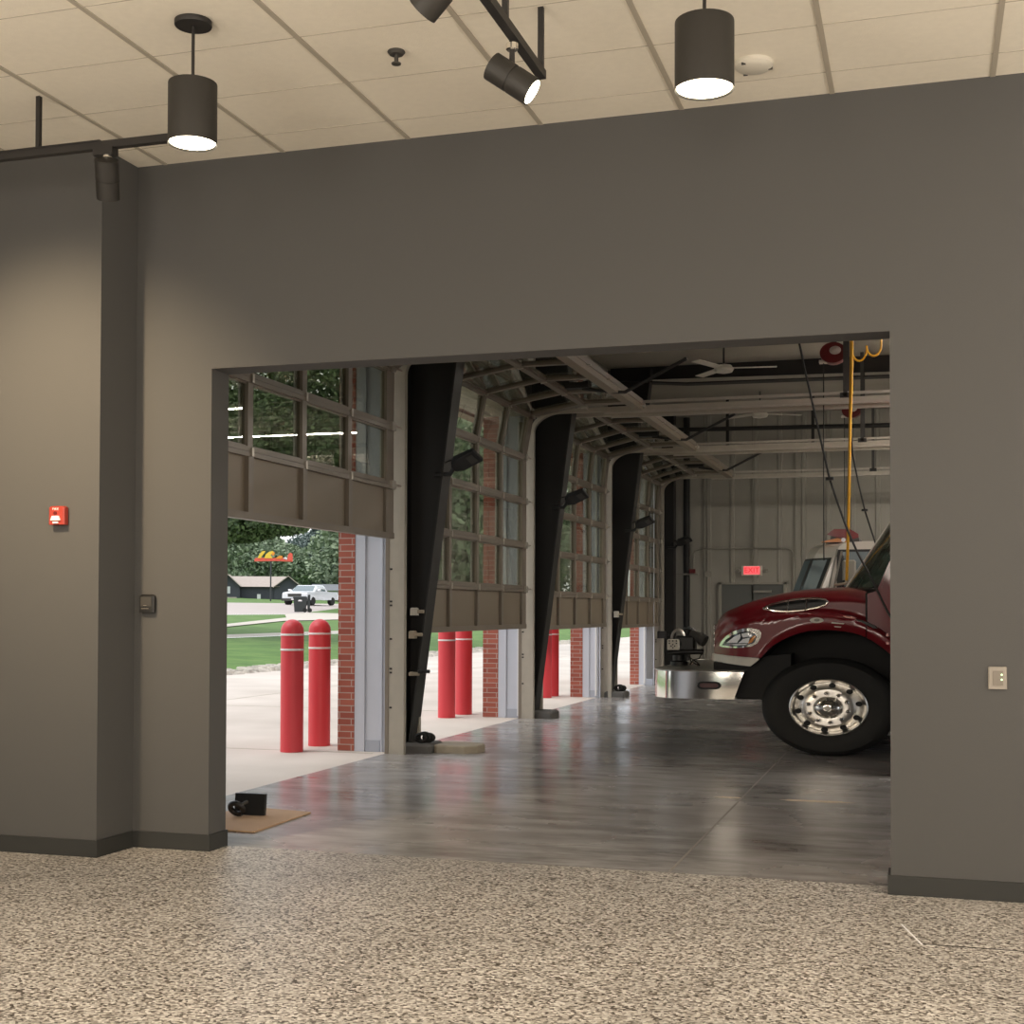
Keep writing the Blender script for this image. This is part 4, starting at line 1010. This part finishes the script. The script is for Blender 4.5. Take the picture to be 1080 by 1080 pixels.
MB().add([PK(-1.36,-.80,1.40),PK(-1.36,.80,1.40),PK(-1.96,.68,1.87),PK(-1.96,-.68,1.87),PK(-1.44,-.80,1.32),PK(-1.44,.80,1.32),PK(-2.06,.68,1.81),PK(-2.06,-.68,1.81)], [(0,1,2,3),(7,6,5,4),(0,4,5,1),(3,2,6,7),(0,3,7,4),(1,5,6,2)]).build('windshield', M['autoglass'], pk)
for s in (1,-1):
    MB().add([PK(-1.75,s*.90,1.36),PK(-3.5,s*.90,1.36),PK(-3.3,s*.80,1.80),PK(-2.2,s*.80,1.80),PK(-1.75,s*.86,1.36),PK(-3.5,s*.86,1.36),PK(-3.3,s*.72,1.80),PK(-2.2,s*.72,1.80)], [(0,1,2,3),(7,6,5,4),(0,4,5,1),(3,2,6,7),(0,3,7,4),(1,5,6,2)]).build('side_window', M['autoglass'], pk)
    MB().cyl(PK(-1.75,s*1.0,1.42),PK(-1.75,s*1.22,1.44),.08,n=10).build('mirror', M['truck_white'], pk)
    for f_ in (-.95,-4.6):
        MB().lathe([(.18,-.14),(.37,-.13),(.40,-.1),(.40,.1),(.37,.13),(.18,.14)], PK(f_,s*.88,.41), 'x', 28, (1,.75)).build('wheel', M['tyre'], pk)
        MB().lathe([(.2,-.152),(.001,-.15)], PK(f_,s*.89,.41), 'x', 18, (1,.75)).build('hubcap', M['alu'], pk)
    MB().add([PK(.02,s*.55,.98),PK(.02,s*.92,.98),PK(.0,s*.92,1.10),PK(.02,s*.55,1.10),PK(-.1,s*.55,.98),PK(-.1,s*.92,.98),PK(-.1,s*.92,1.10),PK(-.1,s*.55,1.10)], [(0,1,2,3),(7,6,5,4),(0,4,5,1),(3,2,6,7),(0,3,7,4),(1,5,6,2)]).build('headlight', M['lens'], pk)
MB().obox(PK(.03,-.5,.80), Vector(PK(0,.5,0))-Vector(PK(0,-.5,0)), Vector(PK(-.05,0,0))-Vector(PK(0,0,0)), (0,0,.22)).build('grille', M['dark'], pk)
MB().obox(PK(.10,-.95,.42), Vector(PK(0,.95,0))-Vector(PK(0,-.95,0)), Vector(PK(-.2,0,0))-Vector(PK(0,0,0)), (0,0,.17)).build('front_bumper', M['dark'], pk)
MB().obox(PK(.115,-.2,.50), Vector(PK(0,.2,0))-Vector(PK(0,-.2,0)), Vector(PK(-.02,0,0))-Vector(PK(0,0,0)), (0,0,.09)).build('number_plate', M['white_band'], pk)
# houses
def house(o, k, items): pass
HO = Vector((-56.1,107.9,1.93)); kk = .0843
def HP(px, py, dep=0): return tuple(HO + rr2*((px-280)*kk) + vv*dep + Vector((0,0,(632-py)*kk)))
h = thing('house', 'dark grey house with pale shingle roof beyond the street', 'house', tuple(HO))
MB().rings([[HP(236,633,1.4),HP(292,633,1.4),HP(292,633,8),HP(236,633,8)],[HP(236,618,1.4),HP(292,618,1.4),HP(292,618,8),HP(236,618,8)]], True, True, False).build('wall', M['siding'], h)
MB().add([HP(250,618.6,1.0),HP(294,618.6,1.0),HP(303,606.6,4.6),HP(240,606.6,4.6),HP(250,618.6,8.2),HP(294,618.6,8.2)], [(0,1,2,3),(3,2,5,4),(0,3,4),(1,5,2)]).build('roof', M['roof'], h)
def gable(x0, xa, x1, yb, ye, ya, dep, nm):
    w_ = MB().rings([[HP(x0,yb,dep),HP(x1,yb,dep),HP(x1,ye,dep),HP(xa,ya,dep),HP(x0,ye,dep)],[HP(x0,yb,dep+7),HP(x1,yb,dep+7),HP(x1,ye,dep+7),HP(xa,ya,dep+7),HP(x0,ye,dep+7)]], True, True, False)
    w_.build(nm, M['siding'], h)
    MB().add([HP(x0-1.5,ye+1.2,dep-.4),HP(xa,ya-1.0,dep-.4),HP(xa,ya-1.0,dep+5),HP(x0-1.5,ye+1.2,dep+5),HP(x0-1.5,ye+2.2,dep-.4),HP(xa,ya,dep-.4),HP(xa,ya,dep+5),HP(x0-1.5,ye+2.2,dep+5)], [(0,1,2,3),(7,6,5,4),(0,4,5,1),(3,2,6,7)]).build('gable_roof', M['roof'], h)
    MB().add([HP(x1+1.5,ye+1.2,dep-.4),HP(xa,ya-1.0,dep-.4),HP(xa,ya-1.0,dep+5),HP(x1+1.5,ye+1.2,dep+5),HP(x1+1.5,ye+2.2,dep-.4),HP(xa,ya,dep-.4),HP(xa,ya,dep+5),HP(x1+1.5,ye+2.2,dep+5)], [(3,2,1,0),(4,5,6,7),(1,5,4,0),(7,6,2,3)]).build('gable_roof', M['roof'], h)
gable(230,241,253,633,617,606.5,.2,'gable_wall'); gable(289,303.5,317,632,617.5,607.5,1.2,'gable_wall')
MB().obox(HP(238,626,.12), rr2*.45, vv*.08, (0,0,.62)).build('window', M['palewall'], h)
MB().obox(HP(240,632.5,-1.5), rr2*.9, vv*.35, (0,0,.22)).build('bench', M['roof'], h)
MB().obox(HP(271,631.5,.6), rr2*.3, vv*.3, (0,0,.42)).build('garden_chair', M['palewall'], h)
H2 = Vector((-54.9,118.8,1.886)); k2 = .0887
def HQ(px, py, dep=0): return tuple(H2 + rr2*((px-343)*k2) + vv*dep + Vector((0,0,(631-py)*k2)))
h = thing('house', 'pale low house with grey roof behind the pickup', 'house', tuple(H2))
MB().rings([[HQ(326,633,0),HQ(385,633,0),HQ(385,633,8),HQ(326,633,8)],[HQ(326,619.5,0),HQ(385,619.5,0),HQ(385,619.5,8),HQ(326,619.5,8)]], True, True, False).build('wall', M['palewall'], h)
MB().add([HQ(324,620,-.5),HQ(387,620,-.5),HQ(387,612.3,4),HQ(324,612.3,4),HQ(324,620,8.5),HQ(387,620,8.5)], [(0,1,2,3),(3,2,5,4),(0,3,4),(1,5,2)]).build('roof', M['roof2'], h)
MB().obox(HQ(351,627.5,-.06), rr2*.5, vv*.1, (0,0,.3)).build('window', M['dark'], h)
# roadside sign: red base with flame-coloured shapes
SO = Vector((-50.9,98.9,1.70)); ks = .0770
def SP(px, py, dep=0): return tuple(SO + rr2*((px-286)*ks) + vv*dep + Vector((0,0,(634-py)*ks)))
sg = thing('roadside_sign', 'red and yellow sign on a dark pole beyond the street', 'sign', tuple(SO))
a, b = SP(285.3,635,0), SP(285.3,590,0); MB().cyl(a,b,.062,n=12).build('pole', M['signpole'], sg)
def spoly(pts, d0, d1, name, m):
    MB().rings([[SP(x,y,d0) for x,y in pts],[SP(x,y,d1) for x,y in pts]], True, True, False).build(name, M[m], sg)
spoly([(268,592),(268.5,588.8),(273,587.6),(280,588.3),(288,588.2),(297,587.6),(303,588.6),(308,590),(308,592),(290,591.4)],-.12,.12,'sign_base','sign_red')
spoly([(271.5,588.5),(273.5,584.5),(276,581.3),(279.5,580.8),(278.5,583),(276,586),(275,588.5)],-.16,.1,'sign_shape','sign_yel')
spoly([(278.5,588.5),(280,584.5),(283,582),(287,580.6),(288.5,582.5),(285,585),(287,588.5)],-.16,.1,'sign_shape','sign_yel')
spoly([(286,584),(288.5,581.5),(289.5,583.5),(287.5,586)],-.18,.08,'sign_shape','sign_or')
spoly([(290,589),(294,585.5),(297.5,586),(297,589)],-.16,.1,'sign_shape','sign_or')
spoly([(298,588.6),(300.5,586.8),(302.5,588.2),(302,590)],-.18,.08,'sign_shape','white_band')
spoly([(302.5,590.5),(303,584.5),(305.5,582.4),(307.8,583.5),(308.2,591)],-.16,.1,'sign_shape','sign_red')
# trees
def leaf_cloud(mb, c, rad, n, size, rnd, flat=.75):
    for k in range(n):
        while True:
            p = Vector((rnd.uniform(-1,1),rnd.uniform(-1,1),rnd.uniform(-1,1)))
            if p.length <= 1 and rnd.random() < .25+.75*p.length: break
        q = Vector(c) + Vector((p.x*rad[0],p.y*rad[1],p.z*rad[2]))
        a = Vector((rnd.gauss(0,1),rnd.gauss(0,1),rnd.gauss(0,1))).normalized(); b = a.orthogonal().normalized()
        s = size*rnd.uniform(.6,1.3); w_ = s*.55
        mb.add([q-a*s-b*0, q+b*w_, q+a*s, q-b*w_], [(0,1,2,3)])
def tree(base, clouds, m, size, n, label, seed, group=None, tr=.25, cat='tree'):
    rnd = random.Random(seed)
    t = thing('tree', label, cat, base, group)
    f_ = MB()
    for c, rad, w_ in clouds: leaf_cloud(f_, c, rad, int(n*w_), size, rnd)
    f_.build('foliage', M[m], t, fix=False)
    top = Vector(clouds[0][0]); tk = MB().cyl(base, (Vector(base)+(top-Vector(base))*.55), tr, tr*.7, 12)
    mid_ = Vector(base)+(top-Vector(base))*.5
    for c, rad, w_ in clouds[:5]: tk.tube([mid_, mid_.lerp(Vector(c),.5)+Vector((0,0,.3)), Vector(c)], tr*.3, 6)
    tk.build('trunk', M['bark'], t)
    return t
nb = (-22.0,34.5,gz(-22))
tree(nb, [((-21.5,34.5,6.6),(4.5,4.5,2.8),1.1),((-18.8,33.2,4.6),(2.2,2.2,1.5),.7),((-17.9,32.8,3.45),(1.3,1.4,.55),.30),((-17.3,33.4,5.6),(2.6,2.6,1.5),.8),((-15.9,32.9,4.1),(1.5,1.6,.75),.35),((-15.2,33.6,5.2),(2.4,2.4,1.25),.5),((-14.9,34.2,7.6),(2.6,2.6,1.8),.7),((-16.6,32.7,3.42),(.9,.9,.34),.14),((-18.9,32.2,3.2),(.8,.9,.35),.12)], 'leaf1', .075, 24000, 'big dark green leafy tree overhanging the lawn', 5)
bt = thing
def far(px_x, d, dz, r, hgt, m, label, seed):
    p = HO + rr2*((px_x-280)*kk*d/119.6) + vv*(d-119.6); z = p.z + dz; k = d/1419
    b = (p.x,p.y,p.z)
    tree(b, [((p.x,p.y,z+hgt*.62),(r,r,hgt*.42),1),((p.x-r*.5,p.y,z+hgt*.40),(r*.75,r*.75,hgt*.33),.6),((p.x+r*.55,p.y-.5,z+hgt*.45),(r*.75,r*.75,hgt*.35),.6),((p.x,p.y-r*.3,z+hgt*.22),(r*1.0,r*.8,hgt*.2),.5)], m, .27, 5200, label, seed, 'trees behind the houses', .3)
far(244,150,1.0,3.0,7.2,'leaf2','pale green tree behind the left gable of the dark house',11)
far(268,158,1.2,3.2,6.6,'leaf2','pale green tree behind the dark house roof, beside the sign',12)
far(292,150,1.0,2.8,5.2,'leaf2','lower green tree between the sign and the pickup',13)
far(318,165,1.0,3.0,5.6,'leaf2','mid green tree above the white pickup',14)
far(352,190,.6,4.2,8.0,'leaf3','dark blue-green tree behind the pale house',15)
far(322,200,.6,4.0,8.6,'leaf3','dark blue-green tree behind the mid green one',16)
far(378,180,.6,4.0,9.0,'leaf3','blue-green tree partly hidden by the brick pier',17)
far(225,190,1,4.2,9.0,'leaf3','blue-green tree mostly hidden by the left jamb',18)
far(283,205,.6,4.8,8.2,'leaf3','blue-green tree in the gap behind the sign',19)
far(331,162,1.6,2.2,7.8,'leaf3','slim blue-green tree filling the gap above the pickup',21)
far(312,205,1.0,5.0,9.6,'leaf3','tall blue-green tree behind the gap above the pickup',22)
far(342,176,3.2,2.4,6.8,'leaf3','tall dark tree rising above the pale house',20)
for (px_x, d, r, hg_, lab, sd) in ((398,140,6,13,'tall green tree seen through the first door glass',41),(455,80,4.5,13,'tall green tree seen through the second door glass, left one',42),(505,92,5,15,'tall green tree seen through the second door glass, right one',43),(570,120,6,18,'tall green tree seen through the third door glass',44)):  # last three trees are added to block bright sky behind the glass
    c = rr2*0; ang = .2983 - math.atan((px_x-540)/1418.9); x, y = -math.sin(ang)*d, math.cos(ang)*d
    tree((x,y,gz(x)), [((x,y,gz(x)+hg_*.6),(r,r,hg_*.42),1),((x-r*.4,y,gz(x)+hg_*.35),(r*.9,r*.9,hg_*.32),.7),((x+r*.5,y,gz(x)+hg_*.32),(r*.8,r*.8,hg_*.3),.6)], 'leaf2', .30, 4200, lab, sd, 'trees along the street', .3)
sb = HQ(352,632,-6); rnd = random.Random(31); mbs = MB(); leaf_cloud(mbs,(sb[0],sb[1],sb[2]+.35),(.9,.9,.4),500,.12,rnd)
tag(mbs.build('shrub', M['leaf4'], fix=False), 'light green shrub right of the white pickup', 'shrub')


# ------------------------------------------------------------------ world, camera
w = bpy.data.worlds.new('overcast_sky'); bpy.context.scene.world = w; w.use_nodes = True
nt = w.node_tree; bg = nt.nodes['Background']
tc = nt.nodes.new('ShaderNodeTexCoord'); n = nt.nodes.new('ShaderNodeTexNoise'); n.inputs['Scale'].default_value = 2.5; n.inputs['Detail'].default_value = 6
r = ramp_node(nt, [(.3,(.80,.88,1,1)),(.65,(1,1,1,1))])
nt.links.new(tc.outputs['Generated'], n.inputs['Vector']); nt.links.new(n.outputs['Fac'], r.inputs[0]); nt.links.new(r.outputs[0], bg.inputs[0])
bg.inputs[1].default_value = 1.5
sun = bpy.data.lights.new('hazy_sun','SUN'); sun.energy = 1.5; sun.angle = math.radians(40); sun.color = (1,.95,.88)
so = bpy.data.objects.new('hazy_sun', sun); C.objects.link(so); so.rotation_euler = Vector((.45,.35,-1)).to_track_quat('-Z','Y').to_euler()

f, th, p, r, py, H = 1418.9, .2983, .0194, .0032, 615.0, 1.12
Fw = Vector((-math.sin(th)*math.cos(p), math.cos(th)*math.cos(p), math.sin(p)))
R = Vector((math.cos(th), math.sin(th), 0)); U = R.cross(Fw)
R, U = math.cos(r)*R + math.sin(r)*U, -math.sin(r)*R + math.cos(r)*U
cam = bpy.data.cameras.new('camera'); co = bpy.data.objects.new('camera', cam); C.objects.link(co)
mt = Matrix((R, U, -Fw)).transposed().to_4x4(); mt.translation = (0,0,H); co.matrix_world = mt
cam.sensor_fit = 'HORIZONTAL'; cam.sensor_width = 36; cam.lens = 36*f/1080
cam.shift_x = 0; cam.shift_y = (py-540)/1080; cam.clip_end = 600; cam.clip_start = .05
sc = bpy.context.scene; sc.camera = co
vs = sc.view_settings; vs.view_transform = 'Standard'; vs.look = 'None'; vs.exposure = 0; vs.gamma = 1; vs.use_curve_mapping = False
sc.cycles.max_bounces = 10; sc.cycles.diffuse_bounces = 5; sc.cycles.glossy_bounces = 5; sc.cycles.transparent_max_bounces = 24
sc.cycles.use_denoising = True
